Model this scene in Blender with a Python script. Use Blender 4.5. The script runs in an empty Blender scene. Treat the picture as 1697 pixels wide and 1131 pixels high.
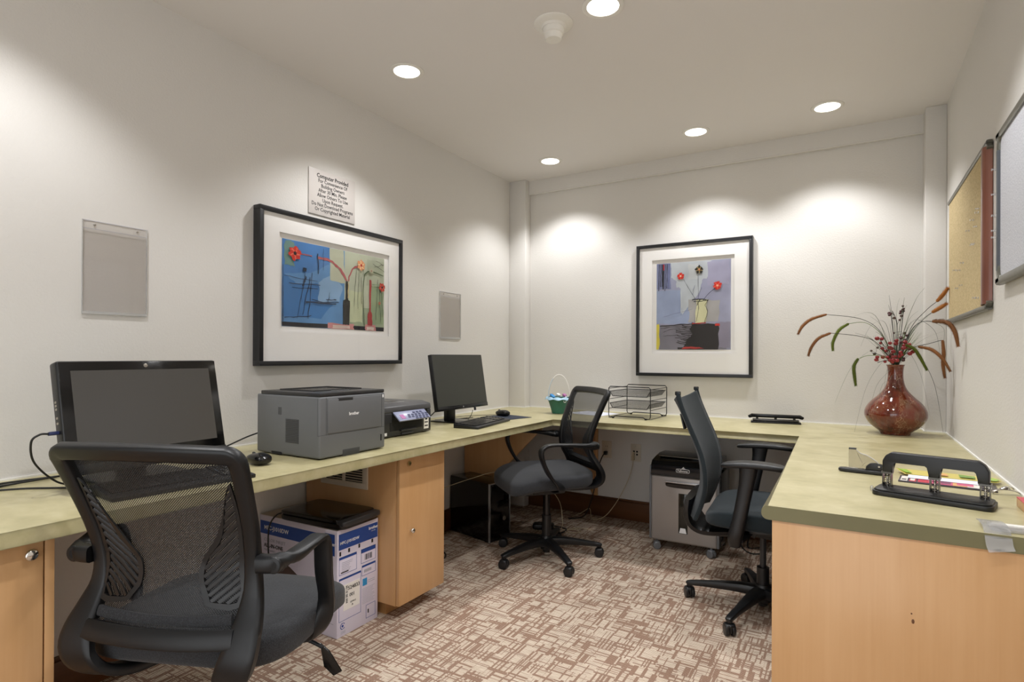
import bpy, bmesh, math, random
from mathutils import Vector, Matrix, Euler
random.seed(7)
PI = math.pi
COL = bpy.context.scene.collection
SC = bpy.context.scene
V = Vector

# ---------------------------------------------------------------- camera
F, YAW, PITCH, ROLL = 952.04, 0.5341, 0.0020, 0.0045
CAM = V((2.2588, -3.8546, 1.1426))
fw = V((-math.sin(YAW)*math.cos(PITCH), math.cos(YAW)*math.cos(PITCH), math.sin(PITCH)))
rt = V((math.cos(YAW), math.sin(YAW), 0)); up0 = rt.cross(fw)
rr = rt*math.cos(ROLL)+up0*math.sin(ROLL); uu = up0*math.cos(ROLL)-rt*math.sin(ROLL)
cd = bpy.data.cameras.new('camera'); cam = bpy.data.objects.new('camera', cd); COL.objects.link(cam)
M = Matrix.Identity(4)
for i in range(3):
    M[i][0] = rr[i]; M[i][1] = uu[i]; M[i][2] = -fw[i]; M[i][3] = CAM[i]
cam.matrix_world = M
cd.sensor_width = 36; cd.lens = F/1697*36; cd.shift_y = 21/1697; cd.clip_start = 0.02
SC.camera = cam

# ---------------------------------------------------------------- world, exposure
w = bpy.data.worlds.new('world'); SC.world = w; w.use_nodes = True
w.node_tree.nodes['Background'].inputs[0].default_value = (0.97, 0.985, 1.0, 1)
w.node_tree.nodes['Background'].inputs[1].default_value = 1.25
vs = SC.view_settings
vs.view_transform = 'Standard'; vs.look = 'None'; vs.gamma = 1; vs.use_curve_mapping = False
vs.exposure = 0.84

# ---------------------------------------------------------------- room numbers
W, HC, YF = 2.684, 2.464, -4.75      # width, ceiling, front wall
LW, LD, RW, RD = 0.140, 0.082, 0.092, 0.124   # corner piers
CT, CB = 0.745, 0.708                # worktop top / bottom
SPOT_W, SPOT_HALF = 27.0, 57.0

# recessed lamps: the light of each one
LAMPS = [(.469, -1.804), (1.445, -1.815), (.489, -.361), (1.463, -.392), (2.144, -.393), (2.144, -1.81),
         (.46, -3.25), (1.445, -3.25), (2.144, -3.25)]
def lamp_light(x, y, parent):
    ld = bpy.data.lights.new('lamp_light', 'SPOT'); ld.energy = SPOT_W; ld.color = (.985, .985, 1)
    ld.spot_size = math.radians(2*SPOT_HALF); ld.spot_blend = .55; ld.shadow_soft_size = .045
    lo = bpy.data.objects.new('lamp_light', ld); COL.objects.link(lo); lo.parent = parent; lo.location = (0, 0, -.012)

# ---------------------------------------------------------------- materials
def lin(c):
    if isinstance(c, str):
        c = [int(c[i:i+2], 16) for i in (0, 2, 4)]
    return tuple(((v/255)/12.92 if v/255 <= .04045 else ((v/255+.055)/1.055)**2.4) for v in c)+(1,)
class NT:
    def __init__(s, name):
        s.m = bpy.data.materials.new(name); s.m.use_nodes = True; s.t = s.m.node_tree
        s.b = s.t.nodes['Principled BSDF']; s.out = s.t.nodes['Material Output']
    def n(s, ty, **kw):
        x = s.t.nodes.new(ty)
        for k, v in kw.items():
            if k in ('inp',):
                for a, b in v.items():
                    if hasattr(b, 'is_output'): s.t.links.new(b, x.inputs[a])
                    else: x.inputs[a].default_value = b
            else: setattr(x, k, v)
        return x
    def l(s, a, b): s.t.links.new(a, b)
    def math(s, op, a, b=None, c=None, clamp=False):
        x = s.t.nodes.new('ShaderNodeMath'); x.operation = op; x.use_clamp = clamp
        for i, v in enumerate((a, b, c)):
            if v is None: continue
            if hasattr(v, 'is_output'): s.l(v, x.inputs[i])
            else: x.inputs[i].default_value = v
        return x.outputs[0]
    def coord(s, scale=(1, 1, 1), kind='Object'):
        tc = s.n('ShaderNodeTexCoord'); mp = s.n('ShaderNodeMapping'); s.l(tc.outputs[kind], mp.inputs[0]); mp.inputs['Scale'].default_value = scale
        return mp.outputs[0]
    def noise(s, vec, scale, detail=2, rough=.5):
        x = s.n('ShaderNodeTexNoise'); s.l(vec, x.inputs['Vector']); x.inputs['Scale'].default_value = scale
        x.inputs['Detail'].default_value = detail; x.inputs['Roughness'].default_value = rough
        return x.outputs[0]
    def ramp(s, fac, stops, interp='LINEAR'):
        x = s.n('ShaderNodeValToRGB'); s.l(fac, x.inputs[0]); cr = x.color_ramp; cr.interpolation = interp
        while len(cr.elements) < len(stops): cr.elements.new(.5)
        for e, (p, c) in zip(cr.elements, stops): e.position = p; e.color = c if len(c) == 4 else tuple(c)+(1,)
        return x.outputs[0]
    def mix(s, fac, a, b, blend='MIX'):
        x = s.n('ShaderNodeMix', data_type='RGBA', blend_type=blend)
        for i, v in ((0, fac), (6, a), (7, b)):
            if hasattr(v, 'is_output'): s.l(v, x.inputs[i])
            else: x.inputs[i].default_value = v
        return x.outputs[2]
    def bump(s, h, strength, dist=.002):
        x = s.n('ShaderNodeBump'); s.l(h, x.inputs['Height']); x.inputs['Strength'].default_value = strength; x.inputs['Distance'].default_value = dist
        s.l(x.outputs[0], s.b.inputs['Normal'])
def plain(name, c, rough=.5, metal=0, spec=.5, bscale=0, bstr=.1, var=0, emit=None, es=1, coat=0):
    s = NT(name); b = s.b; col = lin(c)
    b.inputs['Base Color'].default_value = col; b.inputs['Roughness'].default_value = rough
    b.inputs['Metallic'].default_value = metal; b.inputs['Specular IOR Level'].default_value = spec
    b.inputs['Coat Weight'].default_value = coat
    co = s.coord()
    if var:
        n = s.noise(co, 6, 3)
        s.l(s.ramp(n, [(.3, tuple(v*(1-var) for v in col[:3])), (.7, tuple(min(1, v*(1+var)) for v in col[:3]))]), b.inputs['Base Color'])
    n2 = s.noise(co, bscale or 40, 2)
    if bscale: s.bump(n2, bstr)
    else:
        r = s.n('ShaderNodeMapRange', inp={0: n2, 3: max(0, rough-.04), 4: min(1, rough+.04)}); s.l(r.outputs[0], b.inputs['Roughness'])
    if emit: b.inputs['Emission Color'].default_value = lin(emit); b.inputs['Emission Strength'].default_value = es
    return s.m
def wallmat(name, c, strength=.35):
    s = NT(name); co = s.coord()
    s.b.inputs['Roughness'].default_value = .62; s.b.inputs['Specular IOR Level'].default_value = .3
    n = s.noise(co, 1.5, 3); col = lin(c)
    s.l(s.ramp(n, [(.3, tuple(v*.985 for v in col[:3])), (.7, col)]), s.b.inputs['Base Color'])
    s.bump(s.noise(co, 110, 3, .6), strength, .003)
    return s.m
def glassmat(name, tint=(1, 1, 1), gloss=.06, rough=.02, veil=0, veilc='dddddd'):
    s = NT(name); t = s.t; t.nodes.remove(s.b)
    tr = s.n('ShaderNodeBsdfTransparent'); tr.inputs[0].default_value = tuple(tint)+(1,)
    gl = s.n('ShaderNodeBsdfGlossy'); gl.inputs['Roughness'].default_value = rough
    fr = s.n('ShaderNodeLayerWeight'); fr.inputs['Blend'].default_value = .12
    k = s.math('MULTIPLY_ADD', fr.outputs['Fresnel'], .35, gloss, clamp=True)
    mx = s.n('ShaderNodeMixShader'); s.l(k, mx.inputs[0]); s.l(tr.outputs[0], mx.inputs[1]); s.l(gl.outputs[0], mx.inputs[2])
    o = mx.outputs[0]
    if veil:
        df = s.n('ShaderNodeBsdfDiffuse'); df.inputs[0].default_value = lin(veilc)
        m2 = s.n('ShaderNodeMixShader'); m2.inputs[0].default_value = veil; s.l(o, m2.inputs[1]); s.l(df.outputs[0], m2.inputs[2]); o = m2.outputs[0]
    s.l(o, s.out.inputs[0])
    return s.m
def wood(name, a, b, rough=.38, scale=1.0, axis=2):
    s = NT(name); sc = [14*scale]*3; sc[axis] = 1.1*scale; co = s.coord(tuple(sc))
    n = s.noise(co, 1.6, 4, .55); co2 = s.coord(tuple(v*6 if i != axis else v*1.5 for i, v in enumerate(sc))); n2 = s.noise(co2, 2, 2)
    big = s.noise(s.coord(), 2.2, 2)
    f = s.math('ADD', s.math('MULTIPLY', n, .38), s.math('MULTIPLY', n2, .12)); f = s.math('ADD', f, s.math('MULTIPLY', big, .55))
    s.l(s.ramp(f, [(.36, lin(a)), (.72, lin(b))]), s.b.inputs['Base Color'])
    s.b.inputs['Roughness'].default_value = rough
    s.b.inputs['Coat Weight'].default_value = .15; s.b.inputs['Coat Roughness'].default_value = .2
    return s.m
def fabric(name, a, b, scale=500, rough=.9):
    s = NT(name); co = s.coord()
    v = s.n('ShaderNodeTexVoronoi'); s.l(co, v.inputs['Vector']); v.inputs['Scale'].default_value = scale
    f = s.math('ADD', s.math('MULTIPLY', v.outputs['Distance'], .8), s.math('MULTIPLY', s.noise(co, 5, 2), .35))
    s.l(s.ramp(f, [(.25, lin(a)), (.75, lin(b))]), s.b.inputs['Base Color'])
    s.b.inputs['Roughness'].default_value = rough; s.b.inputs['Sheen Weight'].default_value = .1
    s.bump(v.outputs['Distance'], .4, .001)
    return s.m
def meshcloth(name, c, pitch, hole, edge=.08):
    # woven net: round holes in a staggered grid
    s = NT(name); tc = s.n('ShaderNodeTexCoord'); sx = s.n('ShaderNodeSeparateXYZ'); s.l(tc.outputs['UV'], sx.inputs[0])
    u = s.math('MULTIPLY', sx.outputs[0], PI/pitch); v = s.math('MULTIPLY', sx.outputs[1], PI/pitch)
    a = s.math('SINE', s.math('ADD', u, v)); b = s.math('SINE', s.math('SUBTRACT', u, v))
    f = s.math('MULTIPLY', a, b); f = s.math('ABSOLUTE', f)
    m = s.n('ShaderNodeMapRange', inp={0: f, 1: hole-edge, 2: hole+edge, 3: 1, 4: 0})
    s.b.inputs['Base Color'].default_value = lin(c); s.b.inputs['Roughness'].default_value = .6
    s.l(m.outputs[0], s.b.inputs['Alpha'])
    return s.m

m_wall = wallmat('wall_paint', 'd9d6d1'); m_ceil = wallmat('ceiling_paint', 'e2dedb', .08)
m_white = plain('white_paint', 'e8e5de', .4); m_caulk = plain('white_caulk', 'ecebe6', .4)
m_trimring = plain('lamp_ring_white', 'e6e3dd', .35)
m_lens = plain('lamp_lens', 'ffffff', .5, emit='fff8ee', es=3.2)
m_maple = wood('maple_wood', 'd0a576', 'c0925f'); m_maple2 = wood('maple_edge', 'be925f', 'a97a4c')
m_dwood = wood('dark_wood', '6e4425', '4a2a14', .4, 1.0, 0); m_dwoody = wood('dark_wood_side', '6e4425', '4a2a14', .4, 1.0, 1)
m_blk = plain('black_plastic', '121315', .38, bscale=900, bstr=.12); m_blks = plain('black_smooth', '0c0c0e', .2)
m_blkg = plain('black_gloss', '060607', .12); m_dgry = plain('dark_grey_plastic', '2e2f31', .4)
m_frameb = plain('black_picture_frame', '1c1d20', .35); m_cable = plain('black_rubber', '111112', .5)
m_metalb = plain('black_wire', '17171a', .4, metal=.3); m_chrome = plain('chrome', 'd9d6d0', .15, metal=1)
m_steel = plain('brushed_steel', 'b5afa6', .3, metal=1); m_gun = plain('gunmetal', '5c5a58', .3, metal=1); m_brass = plain('old_brass', 'a5905f', .3, metal=1)
m_prn = plain('printer_grey', '66686a', .5, bscale=1200, bstr=.1); m_prnt = plain('printer_dark', '2c2c2d', .35)
m_prnl = plain('printer_line', '38393a', .6); m_txtw = plain('white_ink', 'e9e9e9', .5)
m_mfc = plain('inkjet_black', '26272a', .35); m_mfct = plain('inkjet_lid', '4a4a4c', .32)
m_mfcp = plain('inkjet_panel', '868ba6', .3); m_pink = plain('pink_ink', 'a8659a', .5); m_navy = plain('navy_ink', '1d2650', .5)
m_screen = plain('dark_screen', '34352f', .36, spec=.6, bscale=3, bstr=0); m_screen1 = plain('grey_screen', '44423f', .26, spec=.6, bscale=3, bstr=0)
m_fab1 = fabric('seat_fabric_black', '0c0d0f', '2e3034', 420); m_fab3 = fabric('seat_fabric_teal', '0a1013', '1a272d', 900)
m_net1 = meshcloth('mesh_back_net', '1a1b1d', .0055, .60, .10)
m_base = plain('base_nylon', '111214', .40, spec=.4); m_sil = plain('shredder_silver', '9c9691', .35, metal=.35, spec=.5)
m_siledge = plain('shredder_edge', '6f7174', .4, metal=.3); m_shblue = plain('shredder_black', '10161d', .12)
m_window = plain('shredder_window', '25241f', .08); m_silver = plain('silver_strip', 'b9bdc2', .25, metal=.8)
m_led = plain('led', 'ffffff', .5, emit='c8d8ff', es=4)
m_card = plain('box_card', 'd9d3e2', .65); m_cardlid = plain('box_top', 'c9bfb4', .7); m_bblue = plain('box_blue', '1d4590', .5)
m_ink = plain('black_ink', '1a1a1c', .6); m_dark = plain('slot_dark', '0a0a0a', .8); m_lgrey = plain('label_grey', 'a9a9b4', .6)
m_stick = plain('sticker_white', 'e9e6e0', .6); m_cyan = plain('sticker_cyan', '2a8cc4', .5); m_photo = plain('box_photo', '5b4a44', .6)
m_mat = plain('mat_board', 'f3f1ee', .8); m_matedge = plain('mat_bevel', 'a0988a', .8)
m_cork = NT('cork'); _c = m_cork.coord()
m_cork.l(m_cork.ramp(m_cork.noise(_c, 160, 4, .7), [(.3, lin('a08c66')), (.5, lin('c5b083')), (.75, lin('d6c49b'))]), m_cork.b.inputs['Base Color'])
m_cork.b.inputs['Roughness'].default_value = .9; m_cork = m_cork.m
_s = NT('grey_felt'); _s.l(_s.ramp(_s.noise(_s.coord(), 220, 4, .8), [(.35, lin('a9abb4')), (.65, lin('dcdde2'))]), _s.b.inputs['Base Color'])
_s.b.inputs['Roughness'].default_value = .9; m_felt = _s.m
m_redwood = wood('reddish_frame', '8a5846', '5f3022', .3); m_pewter = plain('pewter_corner', '6c6b62', .35, metal=.5)
m_slate = plain('slate_frame', '4e5258', .4); m_glass = glassmat('picture_glass', gloss=.012)
m_acr = glassmat('clear_acrylic', (.992, .988, .985), .012, .05, .012, 'c8c2bc'); m_acredge = glassmat('acrylic_edge', (.8, .8, .8), .2, .1, .35, 'f2f2f0')
m_clear = glassmat('clear_plastic', (.88, .88, .88), .16, .06, .14, 'f0f0f0'); m_sign = plain('sign_plate', 'cdc7c2', .4)
m_plate = plain('outlet_plate', 'cfc5b4', .4); m_grn = plain('basket_green', '2f6652', .6, bscale=300, bstr=.6, var=.25)
m_bl = plain('basket_blue', '3a8fd0', .5); m_lbl = plain('basket_lightblue', 'a9cbe0', .5, var=.2)
m_paper = plain('paper', 'e4e7f2', .7); m_mousepad = plain('mouse_pad', '232b3a', .8)

# carpet
s = NT('carpet'); tc = s.coord()
sp = s.n('ShaderNodeSeparateXYZ'); s.l(tc, sp.inputs[0])
def band(u, v, fu, cell, seed):
    # straight pieces of line: noise along u, re-drawn in every cell of v
    jit = s.math('MULTIPLY', s.math('FLOOR', s.math('MULTIPLY', u, fu/9.0)), .37)
    vc = s.math('FLOOR', s.math('ADD', s.math('DIVIDE', v, cell), jit))
    cv = s.n('ShaderNodeCombineXYZ', inp={0: s.math('MULTIPLY', u, fu), 1: s.math('MULTIPLY_ADD', vc, 3.17, seed), 2: seed})
    return s.noise(cv.outputs[0], 1.0, 0)
n1 = band(sp.outputs[0], sp.outputs[1], 105, .07, 1.3); n2 = band(sp.outputs[1], sp.outputs[0], 115, .08, 7.7)
n3 = s.noise(s.coord((26, 30, 1)), 1, 2)
edge_n = s.math('MULTIPLY', s.math('SUBTRACT', s.noise(tc, 260, 2), .5), .10)
a = s.ramp(s.math('ADD', n1, edge_n), [(.555, (0, 0, 0)), (.60, (1, 1, 1))]); b = s.ramp(s.math('ADD', n2, edge_n), [(.565, (0, 0, 0)), (.61, (1, 1, 1))]); c3 = s.ramp(n3, [(.5, (0, 0, 0)), (.66, (1, 1, 1))])
mask = s.math('MAXIMUM', a, b); mask = s.math('MAXIMUM', mask, s.math('MULTIPLY', c3, .12))
yj = s.math('ADD', sp.outputs[1], s.math('MULTIPLY', s.noise(s.coord((3, 10, 1)), 1, 1), .006))
rib = s.math('SINE', s.math('MULTIPLY', yj, 2*PI/.0062)); rib = s.math('MULTIPLY_ADD', rib, .5, .5)
ribn = s.noise(s.coord((22, 160, 1)), 1, 2)
beige = s.ramp(s.math('MULTIPLY_ADD', ribn, .5, s.math('MULTIPLY', rib, .5)), [(.22, lin('8a7561')), (.40, lin('c6b49f')), (.8, lin('ddd1c1'))])
brown = s.ramp(s.math('MULTIPLY_ADD', s.noise(tc, 240, 3, .8), .6, s.math('MULTIPLY', rib, .35)), [(.28, lin('6f5545')), (.5, lin('957866')), (.75, lin('b39c8a'))])
s.l(s.mix(mask, beige, brown), s.b.inputs['Base Color'])
s.b.inputs['Roughness'].default_value = .95; s.b.inputs['Specular IOR Level'].default_value = .15
s.bump(s.math('MULTIPLY_ADD', s.noise(tc, 500, 2), .5, rib), .5, .002); m_carpet = s.m
# worktop laminate
s = NT('olive_laminate'); n1 = s.noise(s.coord((1, 1, 1)), 7, 5, .6); n2 = s.noise(s.coord((7, 11, 9)), 2, 4, .6)
s.l(s.ramp(s.math('MULTIPLY_ADD', n1, .6, s.math('MULTIPLY', n2, .4)), [(.34, lin('a69e75')), (.5, lin('b6ad85')), (.68, lin('c5bd99'))]), s.b.inputs['Base Color'])
s.b.inputs['Roughness'].default_value = .33; s.b.inputs['Specular IOR Level'].default_value = .45; m_top = s.m
# vase glaze
s = NT('vase_glaze'); co = s.coord((1, 1, .45)); n1 = s.noise(co, 26, 5, .7); v = s.n('ShaderNodeTexVoronoi', feature='DISTANCE_TO_EDGE'); s.l(s.coord((1, 1, .6)), v.inputs['Vector']); v.inputs['Scale'].default_value = 70
base = s.ramp(s.noise(co, 12, 4, .6), [(.3, lin('3e1a10')), (.5, lin('6e2a18')), (.7, lin('74503a'))])
vein = s.ramp(v.outputs['Distance'], [(0, (1, 1, 1)), (.05, (0, 0, 0))]); vm = s.math('MULTIPLY', vein, s.ramp(n1, [(.48, (0, 0, 0)), (.62, (.8, .8, .8))]))
s.l(s.mix(vm, base, lin('c9a98a')), s.b.inputs['Base Color']); s.b.inputs['Roughness'].default_value = .08; s.b.inputs['Coat Weight'].default_value = .6; m_vase = s.m

# ---------------------------------------------------------------- mesh builder
def catmull(pts, k=6):
    P = [list(p) for p in pts]; n = len(P); out = []
    for i in range(n-1):
        p0 = P[max(i-1, 0)]; p1 = P[i]; p2 = P[i+1]; p3 = P[min(i+2, n-1)]
        for j in range(k):
            t = j/k
            out.append([.5*((2*b)+(-a+c)*t+(2*a-5*b+4*c-d)*t*t+(-a+3*b-3*c+d)*t**3) for a, b, c, d in zip(p0, p1, p2, p3)])
    out.append(P[-1]); return out
class MB:
    def __init__(s): s.bm = bmesh.new(); s.mats = []; s.uv = False
    def mi(s, m):
        if m not in s.mats: s.mats.append(m)
        return s.mats.index(m)
    def add(s, vs_, fs, m, M=None, bev=0, seg=2):
        bm = bmesh.new(); vv = [bm.verts.new(v) for v in vs_]
        for f in fs:
            try: bm.faces.new([vv[i] for i in f])
            except ValueError: pass
        s.merge(bm, m, M, bev, seg)
    def merge(s, bm, m, M=None, bev=0, seg=2, fix=True):
        if bev: bmesh.ops.bevel(bm, geom=bm.edges[:], offset=bev, segments=seg, profile=.5, affect='EDGES', clamp_overlap=True)
        if fix: bmesh.ops.recalc_face_normals(bm, faces=bm.faces[:])
        if M is not None: bmesh.ops.transform(bm, matrix=M, verts=bm.verts[:])
        k = s.mi(m)
        for f in bm.faces: f.material_index = k
        me = bpy.data.meshes.new('tmp'); bm.to_mesh(me); bm.free(); s.bm.from_mesh(me); bpy.data.meshes.remove(me)
        return s
    def box(s, x0, x1, y0, y1, z0, z1, m, bev=0, seg=2, M=None):
        vs_ = [(x, y, z) for z in (z0, z1) for y in (y0, y1) for x in (x0, x1)]
        s.add(vs_, [(0, 2, 3, 1), (4, 5, 7, 6), (0, 1, 5, 4), (2, 6, 7, 3), (0, 4, 6, 2), (1, 3, 7, 5)], m, M, bev, seg); return s
    def cyl(s, p0, p1, r0, m, r1=None, n=24, bev=0):
        r1 = r0 if r1 is None else r1; p0 = V(p0); p1 = V(p1); d = (p1-p0); L = d.length
        M = Matrix.Translation(p0) @ d.to_track_quat('Z', 'Y').to_matrix().to_4x4()
        vs_ = [(r*math.cos(2*PI*i/n), r*math.sin(2*PI*i/n), z) for z, r in ((0, r0), (L, r1)) for i in range(n)]
        fs = [(i, (i+1) % n, n+(i+1) % n, n+i) for i in range(n)]+[tuple(range(n-1, -1, -1)), tuple(range(n, 2*n))]
        if bev:
            bm = bmesh.new(); vv = [bm.verts.new(v) for v in vs_]; [bm.faces.new([vv[i] for i in f]) for f in fs]
            ed = [e for f in bm.faces if len(f.verts) == n for e in f.edges]
            bmesh.ops.bevel(bm, geom=ed, offset=bev, segments=3, profile=.5, affect='EDGES'); s.merge(bm, m, M)
        else: s.add(vs_, fs, m, M)
        return s
    def lathe(s, prof, m, n=40, M=None, closed=True):
        vs_ = []; fs = []
        for r, z in prof: vs_ += [(r*math.cos(2*PI*i/n), r*math.sin(2*PI*i/n), z) for i in range(n)]
        for k in range(len(prof)-1):
            for i in range(n): fs.append((k*n+i, k*n+(i+1) % n, (k+1)*n+(i+1) % n, (k+1)*n+i))
        bm = bmesh.new(); vv = [bm.verts.new(v) for v in vs_]
        for f in fs: bm.faces.new([vv[i] for i in f])
        if closed:
            bm.faces.new([vv[i] for i in range(n-1, -1, -1)]); bm.faces.new([vv[(len(prof)-1)*n+i] for i in range(n)])
        bmesh.ops.remove_doubles(bm, verts=bm.verts[:], dist=1e-6); s.merge(bm, m, M); return s
    def sweep(s, pts, w, h, m, side=(0, 0, 1), n=10, e=.6, smooth=0, cap=True, M=None, closed=False):
        """pts path; w along side, h across; scalars or lists"""
        k = len(pts); w = [w]*k if not hasattr(w, '__len__') else list(w); h = [h]*k if not hasattr(h, '__len__') else list(h)
        sd = [side]*k if not isinstance(side, list) else side
        if smooth:
            q = catmull([list(p)+[a, b]+list(c) for p, a, b, c in zip(pts, w, h, sd)], smooth)
            pts = [p[:3] for p in q]; w = [p[3] for p in q]; h = [p[4] for p in q]; sd = [p[5:8] for p in q]; k = len(pts)
        P = [V(p) for p in pts]; vs_ = []; fs = []
        for i in range(k):
            if closed: t = P[(i+1) % k]-P[i-1]
            else: t = P[min(i+1, k-1)]-P[max(i-1, 0)]
            t = t.normalized() if t.length else V((0, 0, 1))
            a = V(sd[i]); a = a-t*a.dot(t)
            if a.length < 1e-4: a = t.orthogonal()
            a.normalize(); b = t.cross(a)
            for j in range(n):
                th = 2*PI*(j+.5)/n; c, s_ = math.cos(th), math.sin(th)
                x = math.copysign(abs(c)**e, c)*w[i]/2; y = math.copysign(abs(s_)**e, s_)*h[i]/2
                vs_.append(P[i]+a*x+b*y)
        for i in range(k if closed else k-1):
            i2 = (i+1) % k
            for j in range(n): fs.append((i*n+j, i*n+(j+1) % n, i2*n+(j+1) % n, i2*n+j))
        if cap and not closed: fs += [tuple(range(n-1, -1, -1)), tuple(range((k-1)*n, k*n))]
        s.add(vs_, fs, m, M); return s
    def tube(s, pts, r, m, n=8, smooth=0, closed=False, M=None):
        P = [V(p) for p in pts]
        if smooth: P = [V(p) for p in catmull([tuple(p) for p in P], smooth)]
        k = len(P); r = [r]*k if not hasattr(r, '__len__') else ([r[int(i*(len(r)-1)/(k-1))] for i in range(k)])
        nrm = None; vs_ = []; fs = []
        for i in range(k):
            t = (P[(i+1) % k]-P[i-1]) if closed else (P[min(i+1, k-1)]-P[max(i-1, 0)])
            t = t.normalized() if t.length > 1e-9 else V((0, 0, 1))
            nrm = t.orthogonal() if nrm is None else nrm-t*nrm.dot(t)
            if nrm.length < 1e-6: nrm = t.orthogonal()
            nrm.normalize(); b = t.cross(nrm)
            for j in range(n): th = 2*PI*j/n; vs_.append(P[i]+(nrm*math.cos(th)+b*math.sin(th))*r[i])
        for i in range(k if closed else k-1):
            i2 = (i+1) % k
            for j in range(n): fs.append((i*n+j, i*n+(j+1) % n, i2*n+(j+1) % n, i2*n+j))
        if not closed: fs += [tuple(range(n-1, -1, -1)), tuple(range((k-1)*n, k*n))]
        s.add(vs_, fs, m, M); return s
    def poly(s, pts, m, ext=None, M=None, bev=0, seg=2):
        """flat polygon of 3D points, optionally extruded by vector ext"""
        n = len(pts); P = [V(p) for p in pts]
        if ext is None: s.add(P, [tuple(range(n))], m, M); return s
        e = V(ext); vs_ = P+[p+e for p in P]
        fs = [tuple(range(n)), tuple(range(2*n-1, n-1, -1))]+[(i, (i+1) % n, n+(i+1) % n, n+i) for i in range(n)]
        s.add(vs_, fs, m, M, bev, seg); return s
    def quad(s, a, b, c, d, m, M=None): s.add([a, b, c, d], [(0, 1, 2, 3)], m, M); return s
    def superell(s, cx, cy, cz, w, d, h, m, e1=.35, e2=.3, fn=None, nu=48, nv=24, M=None):
        vs_ = []; fs = []
        pw = lambda v, e: math.copysign(abs(v)**e, v)
        for i in range(nv+1):
            ph = -PI/2+PI*i/nv
            for j in range(nu):
                th = 2*PI*j/nu
                x = w/2*pw(math.cos(ph), e1)*pw(math.cos(th), e2); y = d/2*pw(math.cos(ph), e1)*pw(math.sin(th), e2); z = h/2*pw(math.sin(ph), e1)
                if fn: x, y, z = fn(x, y, z)
                vs_.append((cx+x, cy+y, cz+z))
        for i in range(nv):
            for j in range(nu): fs.append((i*nu+j, i*nu+(j+1) % nu, (i+1)*nu+(j+1) % nu, (i+1)*nu+j))
        bm = bmesh.new(); vv = [bm.verts.new(v) for v in vs_]
        for f in fs: bm.faces.new([vv[q] for q in f])
        bmesh.ops.remove_doubles(bm, verts=bm.verts[:], dist=1e-5); s.merge(bm, m, M); return s
    def text(s, txt, size, m, M, align='CENTER', bold=0, depth=.0002, xs=1):
        cu = bpy.data.curves.new('t', 'FONT'); cu.body = txt; cu.size = size; cu.align_x = align; cu.align_y = 'CENTER'; cu.extrude = depth; cu.offset = bold; cu.resolution_u = 2
        ob = bpy.data.objects.new('t', cu); COL.objects.link(ob)
        me = bpy.data.meshes.new_from_object(ob.evaluated_get(bpy.context.evaluated_depsgraph_get()))
        bpy.data.objects.remove(ob); bpy.data.curves.remove(cu)
        bm = bmesh.new(); bm.from_mesh(me); bpy.data.meshes.remove(me)
        s.merge(bm, m, M @ Matrix.Diagonal((xs, 1, 1, 1)), fix=False); return s
    def build(s, name, parent=None, loc=None, rz=0, ang=.6, solid=0, label=None, cat=None, group=None, kind=None, smooth=True, offset=-1):
        me = bpy.data.meshes.new(name); s.bm.to_mesh(me); s.bm.free()
        for m in s.mats: me.materials.append(m)
        if smooth: me.shade_smooth(); me.set_sharp_from_angle(angle=ang)
        o = bpy.data.objects.new(name, me); COL.objects.link(o)
        if parent: o.parent = parent
        if loc is not None: o.location = loc
        if rz: o.rotation_euler = (0, 0, rz)
        if solid:
            md = o.modifiers.new('thickness', 'SOLIDIFY'); md.thickness = solid; md.offset = offset
        tag(o, label, cat, group, kind); return o
def tag(o, label=None, cat=None, group=None, kind=None):
    for k, v in (('label', label), ('category', cat), ('group', group), ('kind', kind)):
        if v: o[k] = v
def thing(name, label, cat, loc=(0, 0, 0), rz=0, group=None):
    o = bpy.data.objects.new(name, None); COL.objects.link(o); o.empty_display_size = .05
    o.location = loc; o.rotation_euler = (0, 0, rz); tag(o, label, cat, group); return o
def copy_tree(o, parent=None):
    c = o.copy(); COL.objects.link(c); c.parent = parent
    for ch in list(o.children): copy_tree(ch, c)
    return c
def T(x, y, z): return Matrix.Translation((x, y, z))
def RX(a): return Matrix.Rotation(a, 4, 'X')
def RY(a): return Matrix.Rotation(a, 4, 'Y')
def RZ(a): return Matrix.Rotation(a, 4, 'Z')

# ---------------------------------------------------------------- structure
t_ = .12
MB().box(-t_, W+t_, YF-t_, t_, -.1, 0, m_carpet).build('floor', kind='structure', smooth=False)
MB().box(-t_, W+t_, YF-t_, t_, HC, HC+.1, m_ceil).build('ceiling', kind='structure', smooth=False)
MB().box(-t_, 0, YF, t_, 0, HC, m_wall).build('wall_left', kind='structure', smooth=False)
MB().box(0, W, 0, t_, 0, HC, m_wall).build('wall_back', kind='structure', smooth=False)
MB().box(W, W+t_, YF, t_, 0, HC, m_wall).build('wall_right', kind='structure', smooth=False)
b = MB().box(0, .75, YF-t_, YF, 0, HC, m_wall).box(2.6, W, YF-t_, YF, 0, HC, m_wall).box(.75, 2.6, YF-t_, YF, 2.15, HC, m_wall)
b.build('wall_front', kind='structure', smooth=False)      # unseen wide opening, added behind the camera so world light fills the room
MB().box(0, LW, -LD, 0, 0, HC, m_wall, bev=.004).build('trim_1', kind='structure')
MB().box(W-RW, W, -RD, 0, 0, HC, m_wall, bev=.004).build('trim_2', kind='structure')
b = MB().box(LW, W-RW, -.028, 0, 2.362, HC, m_wall)
b.tube([(LW, -.026, 2.364), (W-RW, -.026, 2.364)], .0055, m_wall, 8); b.build('trim_3', kind='structure')
cz0, cz1, cw = CT-.001, CT+.006, .006
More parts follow.
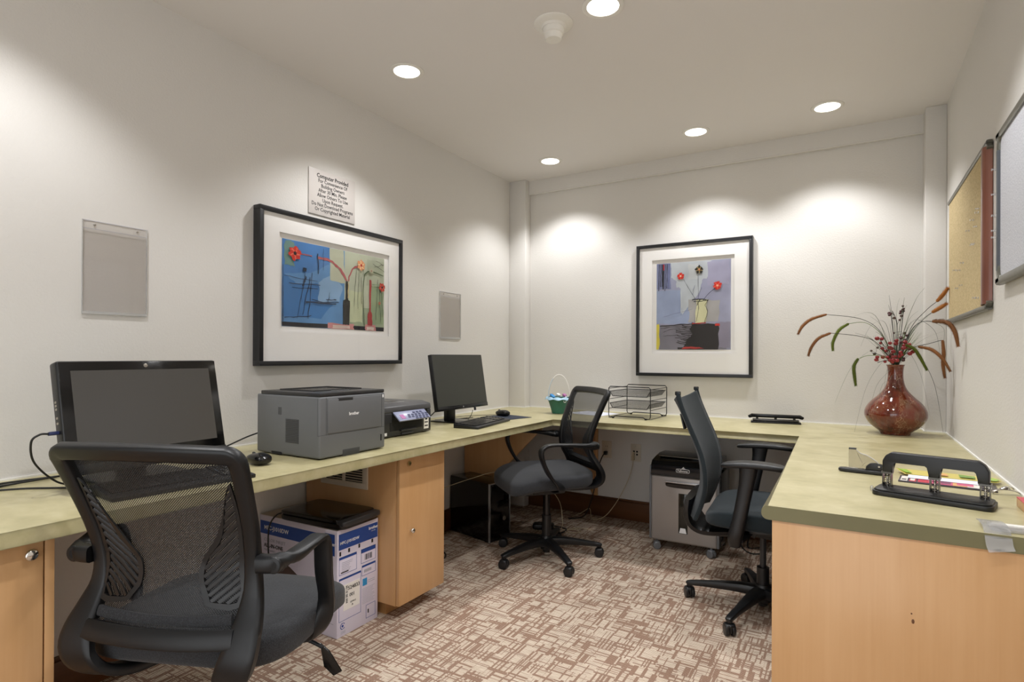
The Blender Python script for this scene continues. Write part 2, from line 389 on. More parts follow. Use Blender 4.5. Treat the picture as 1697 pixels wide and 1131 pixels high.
b = MB().box(0, cw, YF+.3, -LD, cz0, cz1, m_caulk).box(0, LW+cw, -LD-cw, -LD, cz0, cz1, m_caulk).box(LW, LW+cw, -LD, 0, cz0, cz1, m_caulk)
b.box(LW, W-RW, -cw, 0, cz0, cz1, m_caulk).box(W-RW-cw, W-RW, -RD, 0, cz0, cz1, m_caulk).box(W-RW-cw, W, -RD-cw, -RD, cz0, cz1, m_caulk).box(W-cw, W, -2.19, -RD, cz0, cz1, m_caulk)
b.build('trim_4', kind='structure', smooth=False)
def bboard(name, x0, x1, y0, y1, m):
    b = MB().box(x0, x1, y0, y1, 0, .125, m, bev=.002)
    dx = .005 if x1-x0 < .1 else 0; dy = .005 if y1-y0 < .1 else 0
    b.box(x0, x1-(dx if x0 <= .001 else 0), y0+dy, y1, .125, .14, m, bev=.002); return b.build(name, kind='structure')
bboard('baseboard_left', 0, .016, YF, -LD, m_dwoody); bboard('baseboard_back', LW, W-RW, -.016, 0, m_dwood); bboard('baseboard_right', W-.016, W, YF, -RD, m_dwoody)
bboard('baseboard_front', .02, .75, YF, YF+.016, m_dwood)

# ---------------------------------------------------------------- worktop (one continuous U)
EY = -2.194
out = [(.006, YF+.3), (.66, YF+.3), (.66, -.66), (2.052, -.66), (2.052, EY), (W-.006, EY), (W-.006, -RD-.006), (W-RW-.006, -RD-.006), (W-RW-.006, -.006), (LW+.006, -.006), (LW+.006, -LD-.006), (.006, -LD-.006)]
bm = bmesh.new(); n = len(out); lo = [bm.verts.new((x, y, CB)) for x, y in out]; hi = [bm.verts.new((x, y, CT)) for x, y in out]
bm.faces.new(lo[::-1]); bm.faces.new(hi)
for i in range(n): bm.faces.new((lo[i], lo[(i+1) % n], hi[(i+1) % n], hi[i]))
ed = []
for i in (1, 2, 3):
    for R_ in (lo, hi):
        e_ = bm.edges.get((R_[i], R_[i+1]))
        if e_: ed.append(e_)
bmesh.ops.bevel(bm, geom=ed, offset=.0165, segments=6, profile=.5, affect='EDGES', clamp_overlap=True)
b = MB(); b.merge(bm, m_top)
m_edge = plain('olive_edge_band', '6e6947', .45, var=.08, bscale=200, bstr=.05); b.bm.normal_update()
for f in b.bm.faces:
    if f.normal.y < -.99 and abs(f.calc_center_median().y-EY) < .002: f.material_index = b.mi(m_edge)
b.build('worktop', label='olive green laminate worktop with rounded front edge running around three walls', cat='worktop', ang=.5)

# ---------------------------------------------------------------- cabinets
def knob(parent, x, y, z, r, m, name='door_knob', ax=(1, 0, 0), L=.02):
    a = V(ax); M = T(x, y, z) @ a.to_track_quat('Z', 'Y').to_matrix().to_4x4()
    MB().lathe([(r*.45, 0), (r*.4, L*.5), (r*.95, L*.62), (r, L*.8), (r*.8, L*.97), (0.0005, L)], m, 24, M).build(name, parent, ang=1)
# centre cabinet below the left counter (px 504-738)
t = thing('storage_cabinet', 'maple cabinet with one door under the left counter beside the printer carton', 'cabinet', (.3, -1.83, 0))
def loc(b, t): bmesh.ops.translate(b.bm, verts=b.bm.verts[:], vec=-V(t.location)); return b
loc(MB().box(.018, .582, -1.99, -1.675, .062, CB-.001, m_maple, bev=.0015), t).build('body', t)
loc(MB().box(.583, .602, -1.989, -1.676, .064, CB-.004, m_maple, bev=.003), t).build('door', t)
loc(MB().box(.018, .50, -1.96, -1.70, 0, .0615, m_maple2), t).build('plinth', t)
d = [o for o in t.children if o.name.startswith('door')][0]
knob(d, .602-.3, -1.918+1.83, .374, .011, m_chrome, 'door_knob')
knob(d, .602-.3, -1.932+1.83, .668, .011, m_brass, 'lock', L=.008)
# vent grille on the side of that cabinet, facing the camera
t = thing('vent_grille', 'cream metal air grille with louvers fixed to the side of the maple cabinet', 'vent', (.274, -1.99, .60))
b = MB()
x0, x1, z0, z1 = -.148, .148, -.057, .09
for a in ((x0, x1, z0, z0+.025), (x0, x1, z1-.02, z1), (x0, x0+.03, z0+.025, z1-.02), (x1-.03, x1, z0+.025, z1-.02), (-.008, .008, z0+.025, z1-.02)):
    b.box(a[0], a[1], -.008, -.001, a[2], a[3], m_plate, bev=.001)
b.build('frame', t)
MB().box(x0+.025, x1-.025, -.0022, -.001, z0+.02, z1-.018, m_dark).build('backing', t)
for i in range(9):
    z = z0+.033+i*.0115
    MB().box(x0+.03, x1-.03, -.005, .004, -.0008, .0008, m_plate, M=T(0, -.002, z) @ RX(.6)).build('louver', t)
# near left cabinet
t = thing('storage_cabinet', 'maple cabinet door with round silver knob at the left edge of the picture', 'cabinet', (.3, -3.6, 0))
loc(MB().box(.018, .60, -4.1, -3.226, .062, CB-.001, m_maple, bev=.0015), t).build('body', t)
d = loc(MB().box(.602, .62, -3.72, -3.249, .064, CB-.004, m_maple, bev=.002), t).build('door', t)
loc(MB().box(.602, .62, -3.246, -3.227, .064, CB-.004, m_maple, bev=.001), t).build('stile', t)
loc(MB().box(.602, .62, -4.1, -3.724, .064, CB-.004, m_maple, bev=.002), t).build('door', t)
loc(MB().box(.018, .52, -4.08, -3.24, 0, .0615, m_maple2), t).build('plinth', t)
knob(d, .62-.3, -3.277+3.6, .676, .0135, m_chrome, 'door_knob', L=.02)
# right cabinet closing the end of the counter
t = thing('storage_cabinet', 'large plain maple end panel cabinet under the right counter with a small knot', 'cabinet', (2.38, -1.9, 0))
loc(MB().box(2.08, W-.018, -2.172, -1.56, .001, CB-.001, m_maple, bev=.001), t).build('body', t)
p_ = loc(MB().box(2.078, W-.002, -2.19, -2.173, .001, CB-.001, m_maple, bev=.001), t).build('end_panel', t)
b = MB(); b.superell(2.386-2.38, -2.1902+1.9, .512, .006, .001, .011, m_dwood, .9, .9, nu=12, nv=8)
b.superell(2.383-2.38, -2.1902+1.9, .530, .0035, .001, .004, m_dwood, .9, .9, nu=12, nv=8); b.build('wood_knot', t)
# support brackets and cleat
MB().poly([(.018, -.67, .10), (.018, -.67, CB-.001), (.61, -.67, CB-.001), (.61, -.67, .69)], m_maple, (0, -.018, 0), bev=.001).build(
    'support_bracket', label='triangular maple bracket holding up the counter above the black computer tower', cat='bracket')
b = MB().poly([(.662, -.018, .145), (.662, -.018, CB-.001), (.662, -.52, CB-.001), (.662, -.52, .69)], m_maple, (.018, 0, 0), bev=.001)
b.box(.662, .70, -.017, 0, .142, CB-.001, m_maple, bev=.001)
b.build('support_bracket', label='maple bracket and wall batten under the back counter left of the power outlet', cat='bracket')

# ---------------------------------------------------------------- ceiling lamps and detector
lamp_lab = ['recessed ceiling downlight above the left wall sign, nearest to the left wall in its row', 'recessed ceiling downlight at the top edge of the picture next to the smoke detector',
            'smallest recessed downlight, in the far left corner above the back wall', 'recessed downlight in the middle of the row along the back wall', 'recessed downlight nearest the right wall in the row along the back wall',
            'recessed downlight above the right wall boards', 'recessed downlight over the chair nearest the camera', 'recessed downlight over the middle of the room behind the camera', 'recessed downlight by the right wall behind the camera']
for (x, y), lb in zip(LAMPS, lamp_lab):
    t = thing('ceiling_downlight', lb, 'ceiling light', (x, y, HC), group='recessed ceiling downlights')
    MB().lathe([(.060, 0), (.079, -.0005), (.079, -.003), (.072, -.0065), (.0605, -.004), (.060, 0)], m_trimring, 48, closed=False).build('trim_ring', t, ang=1)
    MB().lathe([(.0605, -.0005), (.0605, -.0025), (.03, -.0035), (.0005, -.004)], m_lens, 48).build('lens', t, ang=1)
    lamp_light(x, y, t)
t = thing('smoke_detector', 'round white smoke detector on the ceiling beside the nearest downlight', 'smoke detector', (1.232, -1.806, HC))
MB().lathe([(.078, 0), (.078, -.004), (.070, -.010), (.050, -.014), (.045, -.022), (.0005, -.022)], m_white, 48).build('base', t, ang=.5)
MB().lathe([(.043, -.022), (.041, -.042), (.036, -.046), (.034, -.060), (.030, -.066), (.0005, -.068)], m_white, 40).build('sensor_head', t, ang=.5)

# ---------------------------------------------------------------- wall things: local X = along wall, Z up, -Y = towards the room
LEFT, BACK, RIGHT = PI/2, 0.0, -PI/2
def wallthing(name, label, cat, wall, u, z, group=None):
    l_ = {LEFT: (0, u, z), BACK: (u, 0, z), RIGHT: (W, u, z)}[wall]
    return thing(name, label, cat, l_, wall, group)
# sign
t = wallthing('wall_sign', 'small pale sign with printed rules above the flower picture on the left wall', 'sign', LEFT, -1.825, 1.937)
MB().box(-.149, .149, -.006, -.0005, -.1115, .1115, m_sign, bev=.001).build('plate', t)
b = MB(); lines = ['Computer Provided', 'For Convenience Of', 'Building Owners', 'After 30 Min. Please', 'Allow Others To Use', 'Upon Request.', 'Do Not Download Programs', 'Or Copyrighted Material']
for i, s_ in enumerate(lines):
    b.text(s_, .0285 if i == 0 else .0255, m_ink, T(0, -.0063, .082-(0 if i == 0 else .001)-i*.0235) @ RX(PI/2), bold=.0006 if i == 0 else .0003, xs=.88)
b.build('lettering', t, smooth=False)
# acrylic sign holders
def holder(u, z, w_, h_, label):
    t = wallthing('acrylic_sign_holder', label, 'sign holder', LEFT, u, z, 'empty acrylic sign holders on the left wall')
    MB().box(-w_/2, w_/2, -.0025, -.001, -h_/2, h_/2, m_acr).build('back_sheet', t, smooth=False)
    MB().box(-w_/2, w_/2, -.0065, -.0055, -h_/2, h_/2-.028, m_acr).build('front_sheet', t, smooth=False)
    MB().box(-w_/2, w_/2, -.0075, -.001, -h_/2-.006, -h_/2+.004, m_acredge, bev=.001).build('folded_edge', t)
    e = MB()
    for x in (-w_/2, w_/2-.0012): e.box(x, x+.0012, -.0068, -.001, -h_/2, h_/2, m_acredge)
    e.box(-w_/2, w_/2, -.0028, -.001, h_/2-.0012, h_/2, m_lgrey).box(-w_/2, w_/2, -.0068, -.0054, h_/2-.0292, h_/2-.028, m_lgrey); e.build('sheet_edges', t)
    for sx in (-.32, .34):
        MB().cyl((sx*w_, -.001, h_/2-.014), (sx*w_, -.006, h_/2-.014), .0035, m_steel, n=16, bev=.001).build('screw', t)
holder(-2.814, 1.441, .209, .317, 'larger empty clear acrylic sheet holder on the left wall above the all-in-one computer')
holder(-.833, 1.398, .222, .296, 'empty clear acrylic holder on the left wall above the far monitor')

ART = {}
def acol(c, var=.16):
    if c not in ART: ART[c] = plain('art_'+c, c, .75, var=var)
    return ART[c]
class Art:
    """paint on a print: coordinates 0..1 across and 0..1 up"""
    def __init__(s, b, x0, z0, w_, h_, y): s.b = b; s.x0 = x0; s.z0 = z0; s.w = w_; s.h = h_; s.y = y
    def P(s, u, v): return (s.x0+u*s.w, s.y, s.z0+v*s.h)
    def up(s): s.y -= .00012
    def poly(s, pts, c, jit=0):
        s.up()
        if jit:
            q = []
            for i in range(len(pts)):
                a, b_ = pts[i], pts[(i+1) % len(pts)]
                for k in range(5):
                    t = k/5; q.append((a[0]+(b_[0]-a[0])*t+random.uniform(-jit, jit), a[1]+(b_[1]-a[1])*t+random.uniform(-jit, jit)))
            pts = q
        s.b.poly([s.P(min(1, max(0, u)), min(1, max(0, v))) for u, v in pts], acol(c))
    def stroke(s, pts, wd, c, wob=.004):
        s.up(); q = catmull([(p[0], p[1]) for p in pts], 5) if len(pts) > 2 else [(pts[0][0]+(pts[1][0]-pts[0][0])*i/6, pts[0][1]+(pts[1][1]-pts[0][1])*i/6) for i in range(7)]
        L = []; R_ = []
        for i, p in enumerate(q):
            a = q[max(i-1, 0)]; b_ = q[min(i+1, len(q)-1)]; dx = (b_[0]-a[0])*s.w; dy = (b_[1]-a[1])*s.h; l_ = math.hypot(dx, dy) or 1
            w2 = wd/2*random.uniform(.6, 1.3); nx = -dy/l_*w2/s.w; ny = dx/l_*w2/s.h; jx = random.uniform(-wob, wob); jy = random.uniform(-wob, wob)
            c1 = lambda v: min(1, max(0, v))
            L.append((c1(p[0]+nx+jx), c1(p[1]+ny+jy))); R_.append((c1(p[0]-nx+jx), c1(p[1]-ny+jy)))
        m = acol(c)
        vs_ = [s.P(*p) for p in L+R_]; n_ = len(L); s.b.add(vs_, [(i, i+1, n_+i+1, n_+i) for i in range(n_-1)], m)
    def flower(s, u, v, r, c, cc, petals=6, c2=None):
        pts = []; a0 = random.random()
        for i in range(petals*6):
            th = 2*PI*i/(petals*6); rr_ = r*(.72+.28*abs(math.sin(petals*th/2+a0)))*random.uniform(.84, 1.12)
            pts.append((u+rr_*math.cos(th)/s.w, v+rr_*math.sin(th)/s.h))
        s.poly(pts, c)
        if c2:
            for i in range(5):
                th = 2*PI*i/5+a0; s.stroke([(u+.25*r*math.cos(th)/s.w, v+.25*r*math.sin(th)/s.h), (u+.8*r*math.cos(th+.3)/s.w, v+.8*r*math.sin(th+.3)/s.h)], r*.18, c2)
        s.poly([(u+r*.25*math.cos(k*PI/4)/s.w, v+r*.25*math.sin(k*PI/4)/s.h) for k in range(8)], cc)
def frame_picture(t, w_, h_, dep, face, win, prn, painter):
    """win/prn = x0,x1,z0,z1 of mat window and print, local"""
    b = MB(); X, Z = w_/2, h_/2
    for a in ((-X, X, Z-face, Z), (-X, X, -Z, -Z+face), (-X, -X+face, -Z+face, Z-face), (X-face, X, -Z+face, Z-face)):
        b.box(a[0], a[1], -dep, -.001, a[2], a[3], m_frameb, bev=.0015)
    b.build('frame', t)
    b = MB(); x0, x1, z0, z1 = win; y0, y1 = -dep+.012, -dep+.020; I = X-face; J = Z-face
    b.box(-I, x0, y0, y1, -J, J, m_mat).box(x1, I, y0, y1, -J, J, m_mat).box(x0, x1, y0, y1, z1, J, m_mat).box(x0, x1, y0, y1, -J, z0, m_mat)
    b.build('mat_board', t, smooth=False)
    yb = y1+.005
    MB().box(x0-.01, x1+.01, yb, yb+.002, z0-.01, z1+.01, m_mat).build('backing_board', t, smooth=False)
    b = MB(); x0, x1, z0, z1 = prn; a = Art(b, x0, z0, x1-x0, z1-z0, yb-.0006); painter(a); b.build('print', t, smooth=False)
    MB().box(-I, I, -dep+.006, -dep+.0065, -J, J, m_glass).build('glass', t, smooth=False)
def paint_left(a):
    sq = lambda x0, x1, y0, y1: [(x0, y0), (x1, y0), (x1, y1), (x0, y1)]
    a.poly(sq(0, 1, 0, 1), 'a9b49a'); a.poly(sq(.42, 1, .3, 1), 'b9bfa8', .0); a.poly(sq(0, .565, 0, 1), '5f8fc0')
    a.poly([(0, .12), (.35, .12), (.44, .3), (.3, .55), (.12, .5), (0, .62)], '3f78b4', .012); a.poly([(0, .6), (.25, .65), (.42, .8), (.42, 1), (0, 1)], '4a7db8', .008)
    a.poly([(.3, .3), (.52, .35), (.56, .55), (.44, .66), (.34, .6)], '86a9cc', .015); a.poly([(.42, .6), (.56, .58), (.56, 1), (.42, 1)], 'bcbfa6', .006)
    a.poly(sq(.58, 1, .05, .3), '98a488', .01); a.poly(sq(.80, .99, .6, .95), 'aeb59c', .008); a.poly(sq(.02, .1, .7, .98), '6b8d86', .01)
    a.poly(sq(.62, .76, .1, .5), 'c2c9a6', .01); a.poly(sq(.84, .99, .1, .6), '8fa07e', .01)
    a.poly(sq(0, 1, 0, .055), '1e1d22', .008); a.poly(sq(.4, .66, 0, .07), 'c98a88', .008); a.poly(sq(.45, .62, .01, .05), 'd9c3b8', .004); a.poly(sq(.78, .9, 0, .08), 'c98a88', .006); a.poly(sq(.80, .88, .01, .05), 'e0d0c4', .004)
    a.poly([(.55, .06), (.615, .06), (.62, .37), (.60, .38), (.60, .62), (.575, .62), (.575, .38), (.55, .37)], '26251f', .003); a.stroke([(.60, .4), (.605, .6)], .006, 'cfc089')
    a.stroke([(.30, .85), (.42, .84), (.52, .75), (.59, .62)], .012, 'b05a5c'); a.stroke([(.60, .62), (.64, .78), (.72, .84)], .009, 'b05a5c'); a.stroke([(.15, .86), (.25, .855)], .006, 'a0606c')
    a.poly([(.81, .07), (.86, .07), (.86, .22), (.845, .26), (.85, .68), (.825, .68), (.828, .26), (.81, .22)], 'a83c3a', .003)
    for u0, v0, u1, v1 in ((.13, .1, .2, .68), (.17, .15, .24, .6), (.22, .1, .25, .65), (.16, .3, .19, .62), (.02, .58, .30, .56), (.05, .5, .33, .52), (.08, .45, .3, .47), (.22, .3, .5, .33), (.25, .34, .46, .30), (.4, .3, .42, .45), (.38, .35, .48, .36), (.02, .1, .25, .14), (.3, .9, .31, .65), (.36, .98, .35, .7)):
        a.stroke([(u0, v0), (u1, v1)], random.uniform(.0015, .005), random.choice(['23334a', '1e2a3c', '2a3f5c']), .006)
    a.stroke([(.2, .3), (.48, .31)], .008, '2a3a50'); a.stroke([(.17, .48), (.2, .6)], .01, '23334a'); a.poly(sq(.17, .2, .66, .7), '1e2a3c', .004)
    for u0, v0, u1, v1 in ((.66, .3, .68, .8), (.7, .28, .71, .78), (.74, .35, .73, .7), (.9, .15, .92, .7), (.95, .12, .94, .66), (.98, .2, .96, .6), (.86, .9, .99, .82), (.88, .86, .99, .92), (.9, .95, .98, .9)):
        a.stroke([(u0, v0), (u1, v1)], .0022, random.choice(['3a4038', '5a4a44', '4c5244']), .006)
    a.stroke([(.77, .06), (.77, .74), (.98, .76)], .006, '5c6a4e', .002); a.stroke([(.0, .06), (.0, .7)], .006, '2b2c2a', .003); a.stroke([(.85, .62), (.99, .63)], .006, '8ea083', .002)
    a.flower(.10, .85, .036, 'cc3426', '2a1a1a', 6, 'e0705a'); a.flower(.73, .85, .030, 'e0996a', 'b53c30', 6, 'f0d0a0'); a.flower(.965, .60, .026, 'b43a28', '2a1a1a', 6, 'd86050'); a.flower(.84, .80, .018, 'b8b79c', 'b07a6c', 6); a.flower(.935, .38, .01, 'b06a50', 'b0907c', 5)
def paint_back(a):
    sq = lambda x0, x1, y0, y1: [(x0, y0), (x1, y0), (x1, y1), (x0, y1)]
    a.poly(sq(0, 1, 0, 1), '9b9db4'); a.poly(sq(0, .5, .3, .68), '94a0bc', .01); a.poly([(.2, .83), (.2, 1), (.75, 1), (.72, .82), (.62, .78), (.6, .66), (.36, .4), (.33, .7), (.28, .72), (.27, .8)], 'b9bfc4', .01)
    a.poly(sq(.44, .58, .8, .97), 'c3c7c8', .01); a.poly(sq(0, .2, .7, 1), '7c82a4', .006); a.poly(sq(.7, .98, .72, .98), 'a2a0b8', .01); a.poly(sq(.45, .85, .32, .56), 'a9a7a6', .015)
    for x in (.03, .055, .075, .10, .12, .145, .17): a.stroke([(x, random.uniform(.68, .75)), (x+.005, .99)], .005, random.choice(['3c4468', '23263c', '545c86', '1c1c24']), .002)
    a.stroke([(.095, .7), (.09, .99)], .009, '17161c', .002); a.stroke([(.103, .92), (.1, .99)], .008, 'b02030', .001)
    a.poly([(0, 0), (0, .29), (.04, .30), (.04, .14), (.06, .1), (.03, 0)], 'd9c94a', .003); a.poly(sq(.05, .95, .0, .29), '7d7a84', .008); a.poly(sq(.8, 1, .02, .30), '8f8a9c', .01)
    a.poly([(.38, .02), (.84, .01), (.85, .28), (.5, .3), (.46, .22), (.5, .17), (.42, .1)], '2b2829', .01); a.poly(sq(.3, .84, 0, .03), '2b2829', .004)
    for i in range(11): y = .07+i*.02; a.stroke([(.36-random.random()*.1, y+.01), (.45, y-.01), (.54, y+.008)], .005, '2b2829', .004)
    a.stroke([(.05, .27), (.3, .285), (.5, .29)], .006, '2b2829'); a.stroke([(.06, .24), (.2, .26), (.42, .255)], .003, '2b2829'); a.stroke([(.1, .2), (.25, .24), (.45, .22)], .003, '3a3638'); a.stroke([(.1, .16), (.3, .165)], .003, '3a3638')
    a.poly([(.35, .01), (.4, .035), (.6, .03), (.66, .01)], 'b03a36', .004); a.poly(sq(.8, .86, .265, .29), 'c4352e', .003); a.stroke([(.5, .295), (.68, .3)], .008, 'b03a36', .002)
    a.poly([(.54, .30), (.545, .45), (.56, .5), (.55, .56), (.70, .565), (.68, .48), (.70, .44), (.68, .31)], 'cfcda4', .003); a.stroke([(.55, .31), (.58, .44), (.57, .55)], .003, '4a4a3c'); a.stroke([(.66, .3), (.7, .42), (.67, .5), (.71, .56)], .003, '4a4a3c')
    a.stroke([(.5, .56), (.58, .57), (.71, .55)], .006, '232226'); a.stroke([(.52, .54), (.68, .55)], .004, '232226'); a.stroke([(.56, .5), (.6, .56)], .004, '232226')
    a.stroke([(.54, .57), (.46, .68), (.38, .8)], .0022, '2c2c3a', .001); a.stroke([(.58, .57), (.575, .84)], .0022, '2c2c3a', .001); a.stroke([(.64, .55), (.72, .63), (.8, .68)], .003, '2c2c3a', .001); a.stroke([(.58, .6), (.62, .7)], .002, '4a4a6a'); a.stroke([(.5, .62), (.53, .73)], .002, '4a4a6a')
    a.stroke([(.35, .42), (.345, .66)], .006, 'c3c7c8'); a.stroke([(.1, .38), (.5, .46)], .0015, '6a6a80')
    a.flower(.34, .84, .024, 'd2281c', 'f2d0b0', 5, 'e8604a'); a.flower(.59, .9, .028, '2a241c', 'd88a60', 5, 'b09a5c'); a.flower(.83, .71, .029, 'cc2a1a', 'f2b090', 6, 'e8604a')
yc, zc = (-2.268-1.346)/2, (1.795+1.089)/2
t = wallthing('framed_picture', 'wide black framed flower print with blue background on the left wall', 'picture', LEFT, yc, zc)
frame_picture(t, .922, .706, .047, .021, (-2.159-yc, -1.441-yc, 1.243-zc, 1.694-zc), (-2.137-yc, -1.473-yc, 1.269-zc, 1.671-zc), paint_left)
xc, zc = (.986+1.729)/2, (1.89+1.005)/2
t = wallthing('framed_picture', 'upright black framed print of three flowers in a cream vase on the back wall', 'picture', BACK, xc, zc)
frame_picture(t, .743, .886, .036, .021, (1.093-xc, 1.621-xc, 1.157-zc, 1.785-zc), (1.121-xc, 1.598-xc, 1.182-zc, 1.761-zc), paint_back)

# right wall boards
def pin(name, label, u, z, off, group, tilt):
    t = thing(name, label, 'push pin', (W-off, u, z), RIGHT+tilt, group)
    MB().lathe([(.0045, 0), (.0045, .0015), (.0022, .003), (.0025, .008), (.0042, .0095), (.0042, .011), (.0005, .0115)], m_clear, 12, RX(PI/2)).build('head', t, ang=.5)
    MB().cyl((0, .0, 0), (0, .008, 0), .0006, m_steel, n=6).build('needle', t)
t = wallthing('cork_board', 'tan cork notice board in a reddish brown frame with grey edges on the right wall', 'notice board', RIGHT, -.80, 1.607)
Xw, Zh = .47, .297
b = MB(); b.box(-Xw+.01, Xw-.03, -.016, -.002, -Zh+.01, Zh-.01, m_cork).build('cork_panel', t, smooth=False)
b = MB()
b.sweep([(-Xw, 0, -Zh+.02), (-Xw, 0, Zh-.02)], .014, .022, m_redwood, side=(1, 0, 0)); b.build('side_rail', t)
b = MB(); b.poly([(Xw-.10, -.017, 0), (Xw-.09, -.021, 0), (Xw-.06, -.025, 0), (Xw-.03, -.029, 0), (Xw-.012, -.028, 0), (Xw-.002, -.020, 0), (Xw, -.002, 0), (Xw-.10, -.002, 0)], m_redwood, (0, 0, 2*Zh-.04), M=T(0, 0, -Zh+.02)); b.build('side_rail', t, ang=1)
for sz in (-1, 1):
    MB().sweep([(-Xw, -.012, sz*(Zh-.008)), (Xw-.07, -.012, sz*(Zh-.008)), (Xw-.03, -.012, sz*(Zh-.009)), (Xw-.008, -.010, sz*(Zh-.018)), (Xw, -.010, sz*(Zh-.03))], .02, .02, m_pewter, side=(0, 1, 0), smooth=3).build('edge_rail', t, ang=.8)
pins = [(-1.13, 1.696), (-1.118, 1.684), (-1.016, 1.676), (-1.088, 1.637), (-.921, 1.652), (-1.04, 1.58), (-1.02, 1.579), (-.782, 1.542), (-.577, 1.537), (-.698, 1.521), (-.756, 1.45), (-.641, 1.448), (-1.122, 1.363), (-1.07, 1.368)]
pin_lab = ['topmost clear push pin on the tan cork board', 'clear push pin just below the topmost one on the cork board', 'upper cork board push pin just left of and below the topmost pair', 'clear push pin midway down the upper cluster on the cork board',
 'leftmost clear push pin of the upper cork board cluster', 'right one of two touching push pins at cork board mid height', 'left one of two touching push pins at cork board mid height', 'highest push pin in the lower left cluster of the cork board',
 'clear push pin furthest left on the cork board', 'second highest push pin in the lower left cork board cluster', 'right one of the low left pair of cork board push pins', 'left one of the low left pair of cork board push pins',
 'lowest clear push pin beside the cork board frame', 'low push pin just left of the one at the cork board frame corner']
for i, (u, z) in enumerate(pins): pin('push_pin', pin_lab[i], u, z, .019, 'clear push pins on the cork board', random.uniform(-.3, .3))
t = wallthing('felt_board', 'pale grey felt board with dark rounded frame at the right edge of the picture', 'notice board', RIGHT, -2.06, 1.62)
Xw, Zh = .60, .245
MB().box(-Xw+.01, Xw-.01, -.018, -.002, -Zh+.01, Zh-.01, m_felt).build('felt_panel', t, smooth=False)
MB().sweep([(-Xw+.012, -.014, -Zh+.045), (-Xw+.012, -.014, Zh-.06)], .024, .026, m_slate, side=(1, 0, 0)).build('side_rail', t)
MB().sweep([(Xw-.012, -.014, -Zh+.05), (Xw-.012, -.014, Zh-.05)], .024, .026, m_slate, side=(1, 0, 0)).build('side_rail', t)
for sz in (-1, 1):
    MB().sweep([(-Xw+.012, -.014, sz*(Zh-.058)), (-Xw+.018, -.014, sz*(Zh-.03)), (-Xw+.04, -.014, sz*(Zh-.014)), (-Xw+.08, -.014, sz*(Zh-.012)), (Xw-.06, -.014, sz*(Zh-.012)), (Xw-.012, -.014, sz*(Zh-.05))], .024, .026, m_pewter, side=(0, 1, 0), smooth=4).build('edge_rail', t, ang=.8)
for i, (u, z) in enumerate([(-1.475, 1.746), (-1.475, 1.667), (-1.475, 1.598), (-1.475, 1.55), (-1.475, 1.528)]):
    pin('push_pin', ('topmost', 'second from top', 'third from top', 'fourth from top', 'lowest')[i]+' of five white push pins on the grey board side frame', u, z, .0285, 'push pins on the grey board frame', random.uniform(-.3, .3))

# outlets below the back counter
def outlet(u, z, kind, label):
    t = wallthing('wall_outlet', label, 'outlet', BACK, u, z)
    MB().box(-.036, .036, -.006, -.0005, -.06, .06, m_plate, bev=.002).build('cover_plate', t)
    b = MB()
    if kind == 'power':
        for sz in (-.02, .02):
            b.superell(0, -.006, sz, .03, .004, .026, m_plate, .8, .6, nu=24, nv=12)
            for sx in (-.006, .006): b.box(sx-.001, sx+.001, -.0085, -.0075, sz-.002, sz+.007, m_dark)
        b.build('socket', t)
    else:
        for sx in (-.013, .009):
            for sz in (-.012, .008): b.box(sx-.006, sx+.006, -.0068, -.0055, sz-.006, sz+.006, m_dark)
        b.build('jack', t)
    MB().cyl((0, -.006, .045 if kind != 'power' else 0), (0, -.0075, .045 if kind != 'power' else 0), .003, m_steel, n=12).build('screw', t)
outlet(.765, .475, 'power', 'cream power outlet with a black plug under the back counter')
outlet(.978, .47, 'data', 'cream data jack plate with white plug between power outlet and shredder')
b = MB().box(-.012, .012, -.03, 0, -.014, .012, m_blk, bev=.004); b.tube([(0, -.028, 0), (-.01, -.05, -.02), (-.03, -.06, -.08), (-.05, -.07, -.2), (-.08, -.09, -.34), (-.12, -.12, -.44), (-.2, -.2, -.448)], .0035, m_cable, smooth=6)
b.build('power_cable', loc=(.765, -.0087, .453), label='black power cord plugged into the cream outlet and hanging to the floor', cat='cable')
m_wcab = plain('beige_cable', 'c8b898', .5)
b = MB().box(-.008, .008, -.022, 0, -.05, -.012, m_wcab, bev=.003).box(-.005, .005, -.013, 0, -.015, .006, m_wcab, bev=.001)
b.tube([(0, -.012, -.045), (-.002, -.03, -.1), (-.03, -.05, -.2), (-.09, -.08, -.33), (-.16, -.10, -.43), (-.22, -.12, -.463), (-.27, -.10, -.462), (-.31, -.04, -.42), (-.36, -.06, -.45), (-.40, -.14, -.466)], .0022, m_wcab, smooth=6)
b.build('network_cable', loc=(.965, -.0087, .47), label='thin beige network cable hanging from the data jack plate', cat='cable')
MB().tube([(.03, -1.60, .36), (.08, -1.35, .31), (.16, -1.1, .345), (.26, -.93, .385), (.36, -.80, .41), (.50, -.60, .36), (.60, -.45, .20), (.63, -.44, .05), (.64, -.46, .004), (.72, -.40, .004), (.76, -.44, .004), (.70, -.50, .004), (.66, -.46, .004), (.70, -.38, .004), (.80, -.36, .004)], .002, m_wcab, smooth=6).build(
    'network_cable', label='long thin beige cable slung behind the far chair and coiled on the carpet', cat='cable')
MB().tube([(.04, -1.50, .37), (.05, -1.42, .30), (.09, -1.40, .20), (.06, -1.36, .12), (.12, -1.33, .06), (.10, -1.25, .004), (.2, -1.18, .004), (.3, -1.28, .004), (.16, -1.36, .004), (.08, -1.22, .01), (.14, -1.12, .004)], .0035, m_cable, smooth=6).build(
    'power_cable', label='black cable hanging down the wall between the maple cabinet and the computer tower', cat='cable')
b = MB().superell(0, 0, .02, .14, .07, .04, m_blk, .4, .3, nu=24, nv=12)
b.tube([(.05, .02, .02), (.1, .05, .004), (.15, 0, .004), (.12, -.08, .004), (.05, -.1, .004), (.1, -.15, .004)], .004, m_cable, smooth=5)
